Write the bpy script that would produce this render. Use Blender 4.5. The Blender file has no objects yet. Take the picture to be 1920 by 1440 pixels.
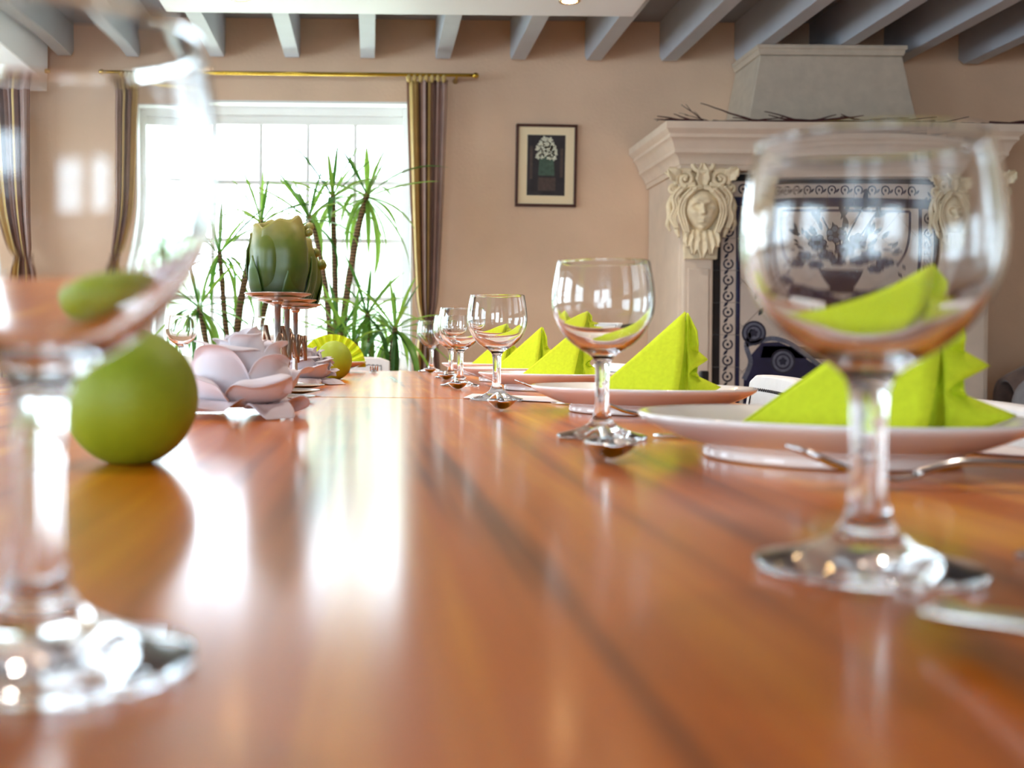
import bpy, math, random
from mathutils import Vector, Matrix, noise
PI = math.pi
random.seed(7)
C = bpy.context.scene.collection
sc = bpy.context.scene

# ------------------------------------------------------------------ camera, sky, exposure
TZ = 0.76                      # table top
CZ = TZ + 0.0724               # camera height
F = 2100.0                     # focal length in pixels of the 1920 frame
VX, VY = 695.0, 647.0          # where the room's depth lines meet
cd = bpy.data.cameras.new('camera')
cam = bpy.data.objects.new('camera', cd); C.objects.link(cam)
cam.location = (0, 0, CZ)
cam.rotation_euler = (PI/2, math.radians(-0.55), 0)
cd.sensor_width = 36; cd.lens = F/1920*36
cd.shift_x = (960-VX)/1920; cd.shift_y = (VY-720)/1920
cd.clip_start = 0.01; cd.clip_end = 200
cd.dof.use_dof = True; cd.dof.focus_distance = 1.7; cd.dof.aperture_fstop = 8.2
sc.camera = cam

w = bpy.data.worlds.new('sky'); sc.world = w; w.use_nodes = True
bg = w.node_tree.nodes['Background']
bg.inputs[0].default_value = (0.70, 0.86, 1.0, 1); bg.inputs[1].default_value = 10.5

sc.view_settings.view_transform = 'Standard'; sc.view_settings.look = 'None'
sc.view_settings.exposure = 0.50; sc.view_settings.gamma = 1.0
sc.view_settings.use_curve_mapping = False
cy = sc.cycles
cy.max_bounces = 14; cy.diffuse_bounces = 5; cy.glossy_bounces = 6; cy.transmission_bounces = 14
cy.transparent_max_bounces = 16; cy.sample_clamp_indirect = 12; cy.blur_glossy = 0.3
cy.caustics_reflective = False; cy.caustics_refractive = True

def portal(name, loc, rot, sx, sy):
    l = bpy.data.lights.new(name, 'AREA'); l.shape = 'RECTANGLE'; l.size = sx; l.size_y = sy
    l.cycles.is_portal = True
    o = bpy.data.objects.new(name, l); C.objects.link(o); o.location = loc; o.rotation_euler = rot

# ------------------------------------------------------------------ helpers
def PX(px, py, Y):             # a point of the room from where it is seen and how far off it stands
    return Vector(((px-VX)*Y/F, Y, CZ-(py-VY)*Y/F))

class MB:
    def __init__(s): s.v = []; s.f = []; s.m = []
    def face(s, idx, m=0): s.f.append(idx); s.m.append(m)
    def box(s, x0, x1, y0, y1, z0, z1, m=0):
        b = len(s.v)
        s.v += [(x0,y0,z0),(x1,y0,z0),(x1,y1,z0),(x0,y1,z0),(x0,y0,z1),(x1,y0,z1),(x1,y1,z1),(x0,y1,z1)]
        for q in ((3,2,1,0),(4,5,6,7),(0,1,5,4),(1,2,6,5),(2,3,7,6),(3,0,4,7)): s.face([b+i for i in q], m)
        return s
    def tube(s, pts, r, n=8, caps=True, m=0, closed=False):
        pts = [Vector(p) for p in pts]; k = len(pts)
        rs = r if isinstance(r, (list, tuple)) else [r]*k
        b = len(s.v); up = None
        for i in range(k):
            if closed: t = pts[(i+1) % k]-pts[i-1]
            else: t = pts[min(i+1,k-1)]-pts[max(i-1,0)]
            if t.length < 1e-9: t = Vector((0,0,1))
            t.normalize()
            if up is None:
                up = Vector((0,0,1)) if abs(t.z) < .9 else Vector((1,0,0))
            a = t.cross(up)
            if a.length < 1e-6: a = t.orthogonal()
            a.normalize(); c = a.cross(t); up = c
            for j in range(n):
                th = 2*PI*j/n
                s.v.append(tuple(pts[i]+(a*math.cos(th)+c*math.sin(th))*rs[i]))
        rng = k if closed else k-1
        for i in range(rng):
            i2 = (i+1) % k
            for j in range(n):
                j2 = (j+1) % n
                s.face([b+i*n+j, b+i*n+j2, b+i2*n+j2, b+i2*n+j], m)
        if caps and not closed:
            s.face([b+j for j in reversed(range(n))], m); s.face([b+(k-1)*n+j for j in range(n)], m)
        return s
    def lathe(s, prof, n=48, m=0, ox=0, oy=0, oz=0):
        b = len(s.v); rows = []
        for (r, z) in prof:
            if r < 1e-7:
                rows.append([len(s.v)]); s.v.append((ox, oy, oz+z))
            else:
                rows.append(list(range(len(s.v), len(s.v)+n)))
                for j in range(n):
                    th = 2*PI*j/n; s.v.append((ox+r*math.cos(th), oy+r*math.sin(th), oz+z))
        for a, c in zip(rows, rows[1:]):
            for j in range(n):
                j2 = (j+1) % n
                if len(a) == 1 and len(c) == 1: continue
                if len(a) == 1: s.face([a[0], c[j2], c[j]], m)
                elif len(c) == 1: s.face([a[j], a[j2], c[0]], m)
                else: s.face([a[j], a[j2], c[j2], c[j]], m)
        return s
    def grid(s, fn, nu, nv, m=0, mf=None):
        b = len(s.v)
        for j in range(nv+1):
            for i in range(nu+1): s.v.append(tuple(fn(i/nu, j/nv)))
        for j in range(nv):
            for i in range(nu):
                q = b+j*(nu+1)+i
                s.face([q, q+1, q+nu+2, q+nu+1], mf(i/nu, j/nv) if mf else m)
        return s
    def poly(s, pts, m=0):
        b = len(s.v); s.v += [tuple(p) for p in pts]; s.face(list(range(b, b+len(pts))), m); return s
    def prism(s, pts, y0, y1, m=0):            # outline in x,z (counter-clockwise seen from -y), pushed from y0 to y1
        b = len(s.v); n = len(pts)
        s.v += [(x, y0, z) for x, z in pts]+[(x, y1, z) for x, z in pts]
        s.face(list(range(b, b+n)), m); s.face(list(reversed(range(b+n, b+2*n))), m)
        for i in range(n):
            j = (i+1) % n; s.face([b+j, b+i, b+n+i, b+n+j], m)
        return s
    def ball(s, c, rx, ry, rz, n=10, k=7, rot=None, m=0):
        b = len(s.v); c = Vector(c)
        def put(v):
            v = Vector(v)
            if rot: v = rot @ v
            s.v.append(tuple(c+v))
        put((0,0,-rz))
        for j in range(1, k):
            ph = -PI/2+PI*j/k
            for i in range(n):
                th = 2*PI*i/n; put((rx*math.cos(ph)*math.cos(th), ry*math.cos(ph)*math.sin(th), rz*math.sin(ph)))
        put((0,0,rz)); top = len(s.v)-1
        for i in range(n):
            i2 = (i+1) % n
            s.face([b, b+1+i2, b+1+i], m); s.face([top, b+1+(k-2)*n+i, b+1+(k-2)*n+i2], m)
            for j in range(k-2):
                s.face([b+1+j*n+i, b+1+j*n+i2, b+1+(j+1)*n+i2, b+1+(j+1)*n+i], m)
        return s
    def mesh(s, name, mats, smooth):
        me = bpy.data.meshes.new(name); me.from_pydata(s.v, [], s.f)
        for mm in (mats if isinstance(mats, (list, tuple)) else [mats]): me.materials.append(mm)
        if any(s.m): me.polygons.foreach_set('material_index', s.m)
        if smooth: me.polygons.foreach_set('use_smooth', [True]*len(s.f))
        me.update(); return me
    def build(s, name, mats, parent=None, smooth=False, bevel=0, solid=0, sub=0, loc=(0,0,0), rot=None, auto=None, seg=2):
        me = s.mesh(name, mats, smooth)
        o = bpy.data.objects.new(name, me); C.objects.link(o)
        if parent: o.parent = parent
        o.location = loc
        if rot: o.rotation_euler = rot
        if auto is not None:
            me.polygons.foreach_set('use_smooth', [True]*len(s.f)); me.set_sharp_from_angle(angle=math.radians(auto))
        if solid:
            md = o.modifiers.new('thick', 'SOLIDIFY'); md.thickness = abs(solid); md.offset = 0 if solid > 0 else 1
        if bevel:
            md = o.modifiers.new('bevel', 'BEVEL'); md.width = bevel; md.segments = seg; md.limit_method = 'ANGLE'
        if sub:
            md = o.modifiers.new('sub', 'SUBSURF'); md.levels = sub; md.render_levels = sub
        return o

def thing(name, label, cat, loc=(0,0,0), rz=0, group=None, kind=None):
    o = bpy.data.objects.new(name, None); C.objects.link(o); o.empty_display_size = .05
    o.location = loc; o.rotation_euler = (0, 0, rz)
    tag(o, label, cat, group, kind); return o
def tag(o, label=None, cat=None, group=None, kind=None):
    if label: o['label'] = label
    if cat: o['category'] = cat
    if group: o['group'] = group
    if kind: o['kind'] = kind
    return o
def child(name, me, parent, loc=(0,0,0), rot=(0,0,0), scale=(1,1,1)):
    o = bpy.data.objects.new(name, me); C.objects.link(o); o.parent = parent
    o.location = loc; o.rotation_euler = rot; o.scale = scale; return o
def copy_tree(o, parent=None):
    c = o.copy(); C.objects.link(c); c.parent = parent
    for ch in o.children: copy_tree(ch, c)
    return c
def smooth_path(pts, n=6):
    pts = [Vector(p) for p in pts]; out = []
    for i in range(len(pts)-1):
        p0 = pts[max(i-1,0)]; p1 = pts[i]; p2 = pts[i+1]; p3 = pts[min(i+2,len(pts)-1)]
        for k in range(n):
            t = k/n
            out.append(.5*((2*p1)+(p2-p0)*t+(2*p0-5*p1+4*p2-p3)*t*t+(3*p1-p0-3*p2+p3)*t**3))
    out.append(pts[-1]); return out
def lerp(a, b, t): return a+(b-a)*t
def interp(tab, x):
    for (x0, y0), (x1, y1) in zip(tab, tab[1:]):
        if x <= x1: return lerp(y0, y1, max(0, (x-x0)/(x1-x0)))
    return tab[-1][1]

# ------------------------------------------------------------------ materials
def srgb(r, g, b):
    f = lambda c: (c/255/12.92) if c/255 <= .04045 else ((c/255+.055)/1.055)**2.4
    return (f(r), f(g), f(b), 1)
def mat(name, col, rough=.5, metal=0, spec=.5, var=0, vscale=8, bump=0, bscale=80, coat=0, crough=.1, sheen=0, stretch=None):
    m = bpy.data.materials.new(name); m.use_nodes = True
    nt = m.node_tree; p = nt.nodes['Principled BSDF']
    p.inputs['Base Color'].default_value = col; p.inputs['Roughness'].default_value = rough
    p.inputs['Metallic'].default_value = metal; p.inputs['Specular IOR Level'].default_value = spec
    p.inputs['Coat Weight'].default_value = coat; p.inputs['Coat Roughness'].default_value = crough
    p.inputs['Sheen Weight'].default_value = sheen
    tc = nt.nodes.new('ShaderNodeTexCoord'); vec = tc.outputs['Object']
    if stretch:
        mp = nt.nodes.new('ShaderNodeMapping'); mp.inputs['Scale'].default_value = stretch
        nt.links.new(vec, mp.inputs[0]); vec = mp.outputs[0]
    if var:
        nz = nt.nodes.new('ShaderNodeTexNoise'); nz.inputs['Scale'].default_value = vscale; nz.inputs['Detail'].default_value = 5
        nt.links.new(vec, nz.inputs['Vector'])
        rp = nt.nodes.new('ShaderNodeValToRGB')
        rp.color_ramp.elements[0].position = .3; rp.color_ramp.elements[1].position = .7
        rp.color_ramp.elements[0].color = tuple(c*(1-var) for c in col[:3])+(1,)
        rp.color_ramp.elements[1].color = tuple(min(1, c*(1+var)) for c in col[:3])+(1,)
        nt.links.new(nz.outputs['Fac'], rp.inputs[0]); nt.links.new(rp.outputs[0], p.inputs['Base Color'])
    if bump:
        nb = nt.nodes.new('ShaderNodeTexNoise'); nb.inputs['Scale'].default_value = bscale; nb.inputs['Detail'].default_value = 4
        nt.links.new(vec, nb.inputs['Vector'])
        bp = nt.nodes.new('ShaderNodeBump'); bp.inputs['Strength'].default_value = bump; bp.inputs['Distance'].default_value = .004
        nt.links.new(nb.outputs['Fac'], bp.inputs['Height']); nt.links.new(bp.outputs[0], p.inputs['Normal'])
    return m
def translucent(name, col, tcol, amt=.4, rough=.5, var=.15, vscale=30, spec=.3, stretch=None):
    m = mat(name, col, rough, spec=spec, var=var, vscale=vscale, stretch=stretch)
    nt = m.node_tree; p = nt.nodes['Principled BSDF']; out = nt.nodes['Material Output']
    t = nt.nodes.new('ShaderNodeBsdfTranslucent'); t.inputs[0].default_value = tcol
    mx = nt.nodes.new('ShaderNodeMixShader'); mx.inputs[0].default_value = amt
    nt.links.new(p.outputs[0], mx.inputs[1]); nt.links.new(t.outputs[0], mx.inputs[2]); nt.links.new(mx.outputs[0], out.inputs[0])
    return m
def emit(name, col, s):
    m = bpy.data.materials.new(name); m.use_nodes = True; nt = m.node_tree
    e = nt.nodes.new('ShaderNodeEmission'); e.inputs[0].default_value = col; e.inputs[1].default_value = s
    nt.links.new(e.outputs[0], nt.nodes['Material Output'].inputs[0]); return m
def gradient_z(name, stops, z0, z1, rough=.4, var=.12, spec=.5, sss=0):
    m = bpy.data.materials.new(name); m.use_nodes = True; nt = m.node_tree; p = nt.nodes['Principled BSDF']
    tc = nt.nodes.new('ShaderNodeTexCoord'); sp = nt.nodes.new('ShaderNodeSeparateXYZ'); mr = nt.nodes.new('ShaderNodeMapRange')
    nt.links.new(tc.outputs['Object'], sp.inputs[0]); nt.links.new(sp.outputs[2], mr.inputs[0])
    mr.inputs[1].default_value = z0; mr.inputs[2].default_value = z1
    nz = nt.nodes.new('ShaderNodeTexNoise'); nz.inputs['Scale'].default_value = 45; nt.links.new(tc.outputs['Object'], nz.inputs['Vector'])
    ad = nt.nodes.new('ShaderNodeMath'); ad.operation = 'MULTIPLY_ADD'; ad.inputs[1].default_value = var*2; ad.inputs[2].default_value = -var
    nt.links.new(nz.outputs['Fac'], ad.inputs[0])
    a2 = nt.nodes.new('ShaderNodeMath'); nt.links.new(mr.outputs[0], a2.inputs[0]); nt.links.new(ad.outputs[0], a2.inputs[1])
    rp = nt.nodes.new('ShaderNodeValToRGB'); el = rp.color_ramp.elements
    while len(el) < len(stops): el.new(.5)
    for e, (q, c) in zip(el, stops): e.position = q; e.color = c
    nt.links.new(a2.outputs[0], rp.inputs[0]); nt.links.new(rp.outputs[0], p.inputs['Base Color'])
    p.inputs['Roughness'].default_value = rough; p.inputs['Specular IOR Level'].default_value = spec
    if sss:
        p.inputs['Subsurface Weight'].default_value = sss; p.inputs['Subsurface Radius'].default_value = (.012,.014,.004)
    return m

def wood(name, dark, mid, light, rough, crough, sx=30, sy=.9):
    m = mat(name, mid, rough, coat=.8, crough=crough, spec=.08); nt = m.node_tree; p = nt.nodes['Principled BSDF']; p.inputs['Coat IOR'].default_value = 1.42
    tc = nt.nodes['Texture Coordinate']
    mp = nt.nodes.new('ShaderNodeMapping'); mp.inputs['Scale'].default_value = (sx, sy, sx)
    mp.inputs['Rotation'].default_value = (0, 0, .05); nt.links.new(tc.outputs['Object'], mp.inputs[0])
    n1 = nt.nodes.new('ShaderNodeTexNoise'); n1.inputs['Scale'].default_value = 1; n1.inputs['Detail'].default_value = 3; n1.inputs['Distortion'].default_value = .2
    nt.links.new(mp.outputs[0], n1.inputs['Vector'])
    rp = nt.nodes.new('ShaderNodeValToRGB'); el = rp.color_ramp.elements; el.new(.5)
    for e, (q, c) in zip(el, ((.24, dark), (.5, mid), (.76, light))): e.position = q; e.color = c
    rp.color_ramp.interpolation = 'EASE'
    n2 = nt.nodes.new('ShaderNodeTexNoise'); n2.inputs['Scale'].default_value = 5; n2.inputs['Detail'].default_value = 2
    nt.links.new(tc.outputs['Object'], n2.inputs['Vector'])
    mx = nt.nodes.new('ShaderNodeMath'); mx.operation = 'MULTIPLY_ADD'; mx.inputs[1].default_value = .2
    nt.links.new(n2.outputs['Fac'], mx.inputs[0])
    sb = nt.nodes.new('ShaderNodeMath'); sb.operation = 'SUBTRACT'; sb.inputs[1].default_value = .1
    nt.links.new(n1.outputs['Fac'], mx.inputs[2]); nt.links.new(mx.outputs[0], sb.inputs[0])
    nt.links.new(sb.outputs[0], rp.inputs[0]); nt.links.new(rp.outputs[0], p.inputs['Base Color'])
    return m

M = {}
M['wall'] = mat('wall_plaster', srgb(232,200,170), .85, spec=.2, var=.06, vscale=3, bump=.35, bscale=60)
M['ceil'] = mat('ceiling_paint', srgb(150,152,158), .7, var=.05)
M['beam'] = mat('beam_paint', srgb(186,190,198), .55, var=.04, vscale=6)
M['beamend'] = mat('beam_end_darker', srgb(168,171,178), .6, var=.05)  # slanted cut at the joist ends, a little darker than the beam colour
M['white'] = mat('white_paint', srgb(238,238,236), .45, var=.02)
M['panelwhite'] = mat('panel_white', srgb(244,246,252), .5)
M['floor'] = mat('floor_tile', srgb(150,105,75), .35, var=.15)
M['stone'] = mat('fireplace_plaster', srgb(226,208,188), .7, var=.05, vscale=10, bump=.2, bscale=50)
M['hood'] = mat('hood_plaster', srgb(205,190,170), .8, var=.07, vscale=20, bump=.25, bscale=70)
M['cream'] = mat('carved_cream', srgb(232,216,182), .6, var=.1, vscale=30, bump=.15, bscale=120)
M['navy'] = mat('navy_tile', srgb(28,30,66), .18, var=.3, vscale=15)
M['black'] = mat('black_tile', srgb(22,23,30), .15, var=.25, vscale=15)
M['tile'] = mat('cream_tile', srgb(206,192,180), .22, var=.06, vscale=14)
M['grout'] = mat('grout', srgb(150,140,132), .9)
M['ink'] = mat('blue_ink', srgb(36,38,58), .25, var=.3, vscale=40)
M['ink2'] = mat('grey_blue_ink', srgb(98,102,120), .25, var=.25, vscale=35)
M['twig'] = mat('dark_red_twig', srgb(72,28,28), .7, var=.3, vscale=40)
M['brass'] = mat('brass', srgb(214,176,70), .22, metal=1)
M['table'] = wood('varnished_wood', srgb(116,52,0), srgb(206,106,0), srgb(252,166,16), .4, .17)
M['tablelegs'] = wood('table_leg_wood', srgb(90,44,20), srgb(130,68,30), srgb(150,84,40), .4, .2)
M['steel'] = mat('cutlery_steel', srgb(205,203,200), .16, metal=1)
M['holder'] = mat('brushed_metal', srgb(186,176,168), .3, metal=.85, var=.1, vscale=60)
M['zig'] = mat('bronze_wire', srgb(150,122,100), .35, metal=.8, var=.15, vscale=60)
M['china'] = mat('white_china', srgb(240,234,230), .12, spec=.5, coat=.4, crough=.05)
M['napkin'] = translucent('lime_napkin', srgb(220,234,52), srgb(170,200,12), .12, .85, var=.06, vscale=220, spec=.15)
M['lime'] = mat('lime_wax', srgb(146,164,22), .55, var=.1, vscale=30, bump=.12, bscale=160)
M['petal'] = translucent('white_petal', srgb(246,242,248), srgb(246,226,214), .22, .7, var=.04, vscale=25)
M['petal2'] = translucent('grey_petal', srgb(214,208,214), srgb(200,190,190), .2, .7, var=.05, vscale=25)
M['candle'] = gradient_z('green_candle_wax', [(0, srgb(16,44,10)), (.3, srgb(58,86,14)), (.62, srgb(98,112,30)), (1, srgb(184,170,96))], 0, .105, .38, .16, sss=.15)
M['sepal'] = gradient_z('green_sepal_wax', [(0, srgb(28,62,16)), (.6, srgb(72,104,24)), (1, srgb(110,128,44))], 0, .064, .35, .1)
M['leaf'] = translucent('yucca_leaf', srgb(84,132,52), srgb(168,204,84), .40, .4, var=.25, vscale=6)
M['leaf2'] = translucent('yucca_leaf_dark', srgb(46,88,44), srgb(110,164,60), .32, .35, var=.25, vscale=6)
M['pot'] = mat('pot_clay', srgb(150,95,65), .7, var=.1)
M['soil'] = mat('soil', srgb(50,38,30), .95, var=.2)
M['frame'] = mat('dark_wood_frame', srgb(72,32,20), .35, var=.2, vscale=40)
M['mat'] = mat('picture_mount', srgb(248,228,188), .8)
M['pic'] = mat('picture_dark', srgb(42,36,38), .6, var=.35, vscale=18)
M['picg'] = mat('picture_vase_green', srgb(70,92,76), .6, var=.25, vscale=60)
M['picw'] = mat('picture_flower_white', srgb(214,214,190), .6, var=.15, vscale=80)
M['picb'] = mat('picture_brown', srgb(78,62,56), .6, var=.2, vscale=60)
M['leather'] = mat('white_leather', srgb(232,228,224), .4, var=.04, vscale=30, bump=.08, bscale=200)
M['stitch'] = mat('dark_thread', srgb(36,34,38), .8)
M['chairleg'] = mat('dark_chair_wood', srgb(44,30,24), .4)
M['blackwood'] = mat('black_lacquer', srgb(24,22,22), .35)
M['greycloth'] = mat('grey_cloth', srgb(150,148,150), .9, var=.1, vscale=20, sheen=.3)
M['browncloth'] = mat('brown_cloth', srgb(110,88,78), .9, var=.2, vscale=14, sheen=.3)
M['piping'] = mat('pale_piping', srgb(200,196,192), .7)
M['card'] = mat('white_card', srgb(238,230,230), .6)
M['cgold'] = translucent('curtain_gold', srgb(214,184,116), srgb(200,150,60), .15, .6, var=.1, vscale=10)
M['cbrown'] = translucent('curtain_brown', srgb(150,112,92), srgb(120,70,40), .15, .6, var=.15, vscale=10)
M['cmauve'] = translucent('curtain_mauve', srgb(186,158,148), srgb(140,90,70), .15, .6, var=.12, vscale=10)
M['cdark'] = translucent('curtain_dark', srgb(92,62,52), srgb(80,40,20), .1, .6, var=.15, vscale=10)
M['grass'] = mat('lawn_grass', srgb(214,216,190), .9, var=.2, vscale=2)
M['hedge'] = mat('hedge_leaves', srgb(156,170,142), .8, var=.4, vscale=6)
M['lamp'] = emit('warm_lamp', (1, .62, .28, 1), 100)
M['chrome'] = mat('lamp_ring', srgb(220,190,150), .25, metal=.8)
def bark():
    m = mat('yucca_bark', srgb(116,86,58), .8); nt = m.node_tree; p = nt.nodes['Principled BSDF']
    tc = nt.nodes['Texture Coordinate']; wv = nt.nodes.new('ShaderNodeTexWave'); wv.bands_direction = 'Z'
    wv.inputs['Scale'].default_value = 22; wv.inputs['Distortion'].default_value = 4; wv.inputs['Detail'].default_value = 2
    nt.links.new(tc.outputs['Object'], wv.inputs['Vector'])
    rp = nt.nodes.new('ShaderNodeValToRGB'); rp.color_ramp.elements[0].color = srgb(62,42,28); rp.color_ramp.elements[1].color = srgb(150,116,82)
    nt.links.new(wv.outputs['Fac'], rp.inputs[0]); nt.links.new(rp.outputs[0], p.inputs['Base Color']); return m
M['bark'] = bark()
def glass():
    m = bpy.data.materials.new('clear_glass'); m.use_nodes = True; nt = m.node_tree; nt.nodes.remove(nt.nodes['Principled BSDF'])
    g = nt.nodes.new('ShaderNodeBsdfGlass'); g.inputs['Color'].default_value = (.985,.99,.99,1); g.inputs['Roughness'].default_value = 0; g.inputs['IOR'].default_value = 1.48
    nt.links.new(g.outputs[0], nt.nodes['Material Output'].inputs[0]); return m
M['glass'] = glass()
def pane_mat():
    m = bpy.data.materials.new('window_pane'); m.use_nodes = True; nt = m.node_tree; nt.nodes.remove(nt.nodes['Principled BSDF'])
    t = nt.nodes.new('ShaderNodeBsdfTransparent'); t.inputs[0].default_value = (.97,.98,.98,1)
    g = nt.nodes.new('ShaderNodeBsdfGlossy'); g.inputs['Roughness'].default_value = 0.02
    mx = nt.nodes.new('ShaderNodeMixShader'); mx.inputs[0].default_value = .05
    nt.links.new(t.outputs[0], mx.inputs[1]); nt.links.new(g.outputs[0], mx.inputs[2]); nt.links.new(mx.outputs[0], nt.nodes['Material Output'].inputs[0]); return m
M['pane'] = pane_mat()

# ------------------------------------------------------------------ the room
XL, XR, YB, YR, ZC = -3.6, 3.9, 5.8, -4.6, 2.52
def wall_with_holes(name, axis, at0, at1, a0, a1, holes):
    b = MB(); xs = a0
    def put(u0, u1, z0, z1):
        if u1-u0 < 1e-4 or z1-z0 < 1e-4: return
        if axis == 'x': b.box(u0, u1, at0, at1, z0, z1, 0)
        else: b.box(at0, at1, u0, u1, z0, z1, 0)
    for (u0, u1, z0, z1) in sorted(holes):
        put(xs, u0, 0, ZC+.1); put(u0, u1, 0, z0); put(u0, u1, z1, ZC+.1); xs = u1
    put(xs, a1, 0, ZC+.1)
    o = b.build(name, M['wall']); tag(o, kind='structure'); return o
W1 = (-1.145, .213, .70, 2.094); W2 = (-3.36, -1.965, .70, 2.094)
WL = [(-1.6, .0, .70, 2.094), (.8, 2.4, .70, 2.094), (3.2, 4.8, .70, 2.094)]
WR = [(-3.3, -1.8, .4, 2.3), (-1.2, .3, .4, 2.3)]
wall_with_holes('wall_back', 'x', YB, YB+.3, XL-.3, XR+.3, [W1, W2])
wall_with_holes('wall_left', 'y', XL-.3, XL, YR-.3, YB, WL)
wall_with_holes('wall_right', 'y', XR, XR+.3, YR-.3, YB, [])
wall_with_holes('wall_rear', 'x', YR-.3, YR, XL, XR, WR)
tag(MB().box(XL-.3, XR+.3, YR-.3, YB+.3, -.1, 0).build('floor', M['floor']), kind='structure')
ceiling = tag(MB().box(XL-.3, XR+.3, YR-.3, YB+.3, ZC, ZC+.1).build('ceiling', M['ceil']), kind='structure')
# painted joists, their lower corner cut back at the wall
bm_ = MB(); y0, y1, zb = YR+.001, YB-.001, 2.305
pts = [(y0, zb), (y1-.05, zb), (y1, zb+.035), (y1, ZC-.001), (y0, ZC-.001)]
b = len(bm_.v); hw = .037
bm_.v += [(-hw, y, z) for y, z in pts]+[(hw, y, z) for y, z in pts]
bm_.face([0,4,3,2,1]); bm_.face([5,6,7,8,9])
for i in range(5):
    j = (i+1) % 5; bm_.face([i, j, j+5, i+5], 1 if i == 1 else 0)
beam_me = bm_.mesh('beam', [M['beam'], M['beamend']], False)
for k in range(-9, 11):
    o = child('beam', beam_me, ceiling, (-.03+.387*k, 0, 0))
o = MB().box(-2.75, -1.66, 1.2, 5.72, 2.155, 2.375).build('girder', M['panelwhite'], ceiling, bevel=.006)

def window(name, axis, hole, plane, inward, nx, nz, label, glass_top=.10, panes=True):
    """hole=(u0,u1,z0,z1); plane = where the sash stands; inward = -1/+1 direction of the room along the other axis"""
    u0, u1, z0, z1 = hole
    root = thing(name, label, 'window', kind='structure')
    def bx(b, a0, a1, d0, d1, c0, c1):
        if axis == 'x': b.box(a0, a1, min(plane+d0*inward, plane+d1*inward), max(plane+d0*inward, plane+d1*inward), c0, c1)
        else: b.box(min(plane+d0*inward, plane+d1*inward), max(plane+d0*inward, plane+d1*inward), a0, a1, c0, c1)
        return b
    fr = MB(); bx(fr, u0, u0+.055, -.03, .03, z0, z1); bx(fr, u1-.055, u1, -.03, .03, z0, z1)
    bx(fr, u0+.055, u1-.055, -.03, .03, z1-.055, z1); bx(fr, u0+.055, u1-.055, -.03, .03, z0, z0+.07)
    fr.build('frame', M['white'], root, bevel=.004)
    hd = MB(); bx(hd, u0+.055, u1-.055, -.025, .02, z1-glass_top-.002, z1-.055); hd.build('head_rail', M['white'], root, bevel=.003)
    cs = MB(); t = .10
    bx(cs, u0-.03, u1+.03, .108, .128, z1, z1+.062)
    cs.build('lintel_casing', M['white'], root, bevel=.004)
    ln = MB(); bx(ln, u0, u0+.012, .031, .139, z0, z1); bx(ln, u1-.012, u1, .031, .139, z0, z1); bx(ln, u0+.012, u1-.012, .031, .139, z1-.012, z1)
    ln.build('reveal_lining', M['white'], root)
    sl = MB(); bx(sl, u0-.05, u1+.05, .02, .19, z0-.04, z0-.001); sl.build('sill', M['white'], root, bevel=.006)
    ga, gb, gc, gd = u0+.055, u1-.055, z0+.07, z1-glass_top
    for i in range(1, nx):
        u = lerp(ga, gb, i/nx); bx(MB(), u-.010, u+.010, -.015, .015, gc, gd).build('muntin', M['white'], root)
    for j in range(1, nz):
        z = lerp(gc, gd, j/nz); bx(MB(), ga, gb, -.013, .013, z-.011, z+.011).build('muntin', M['white'], root)
    if panes:
        for i in range(nx):
            for j in range(nz):
                a, b_ = lerp(ga, gb, i/nx)+.011, lerp(ga, gb, (i+1)/nx)-.011
                c, d = lerp(gc, gd, j/nz)+.012, lerp(gc, gd, (j+1)/nz)-.012
                bx(MB(), a, b_, -.002, .002, c, d).build('pane', M['pane'], root)
    else:
        bx(MB(), ga, gb, -.002, .002, gc, gd).build('pane', M['pane'], root)
    return root
window('window_1', 'x', W1, YB+.14, -1, 5, 4, 'white many-paned window behind the green plants')
window('window_2', 'x', W2, YB+.14, -1, 5, 4, 'white window at the far left edge behind the drawn curtain')
for i, h in enumerate(WL): window('window_%d' % (3+i), 'y', h, XL-.14, 1, 3, 3, 'white window in the left wall, %s' % (('behind the camera', 'beside the table', 'nearest the plants')[i]), panes=False)
for i, h in enumerate(WR): window('window_%d' % (6+i), 'x', h, YR-.14, 1, 2, 3, 'tall white window in the wall behind the camera, %s one' % ('left' if i == 0 else 'middle'), panes=False)
def pw(h): return (h[0]+h[1])/2, (h[2]+h[3])/2, h[1]-h[0]-.1, h[3]-h[2]-.12
for h in (W1, W2):
    u, z, a, b = pw(h); portal('daylight', (u, YB+.25, z), (-PI/2, 0, 0), a, b)
for h in WL:
    u, z, a, b = pw(h); portal('daylight', (XL-.25, u, z), (0, -PI/2, 0), b, a)
for h in WR:
    u, z, a, b = pw(h); portal('daylight', (u, YR-.25, z), (PI/2, 0, 0), a, b)

# outside: lawn and a hedge of trees
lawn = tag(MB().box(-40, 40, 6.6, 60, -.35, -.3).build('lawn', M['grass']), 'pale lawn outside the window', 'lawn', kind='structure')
def bush(name, label, c, rx, ry, rz, seed):
    b = MB(); n, k = 40, 24; base = len(b.v)
    b.ball((0,0,0), 1, 1, 1, n, k)
    vv = []
    for v in b.v:
        p = Vector(v); q = p*2.6+Vector((seed*3.1, seed, 0))
        d = 1+.22*noise.noise(q)+.12*noise.noise(q*2.7)+.07*noise.noise(q*6)
        vv.append((c[0]+p.x*rx*d, c[1]+p.y*ry*d, c[2]+p.z*rz*d))
    b.v = vv
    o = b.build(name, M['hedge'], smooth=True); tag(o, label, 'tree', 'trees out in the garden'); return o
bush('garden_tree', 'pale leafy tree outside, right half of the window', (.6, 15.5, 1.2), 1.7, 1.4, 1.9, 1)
bush('garden_tree', 'pale leafy tree outside, left half of the window', (-5.2, 20, .9), 2.4, 1.8, 1.8, 4)
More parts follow.
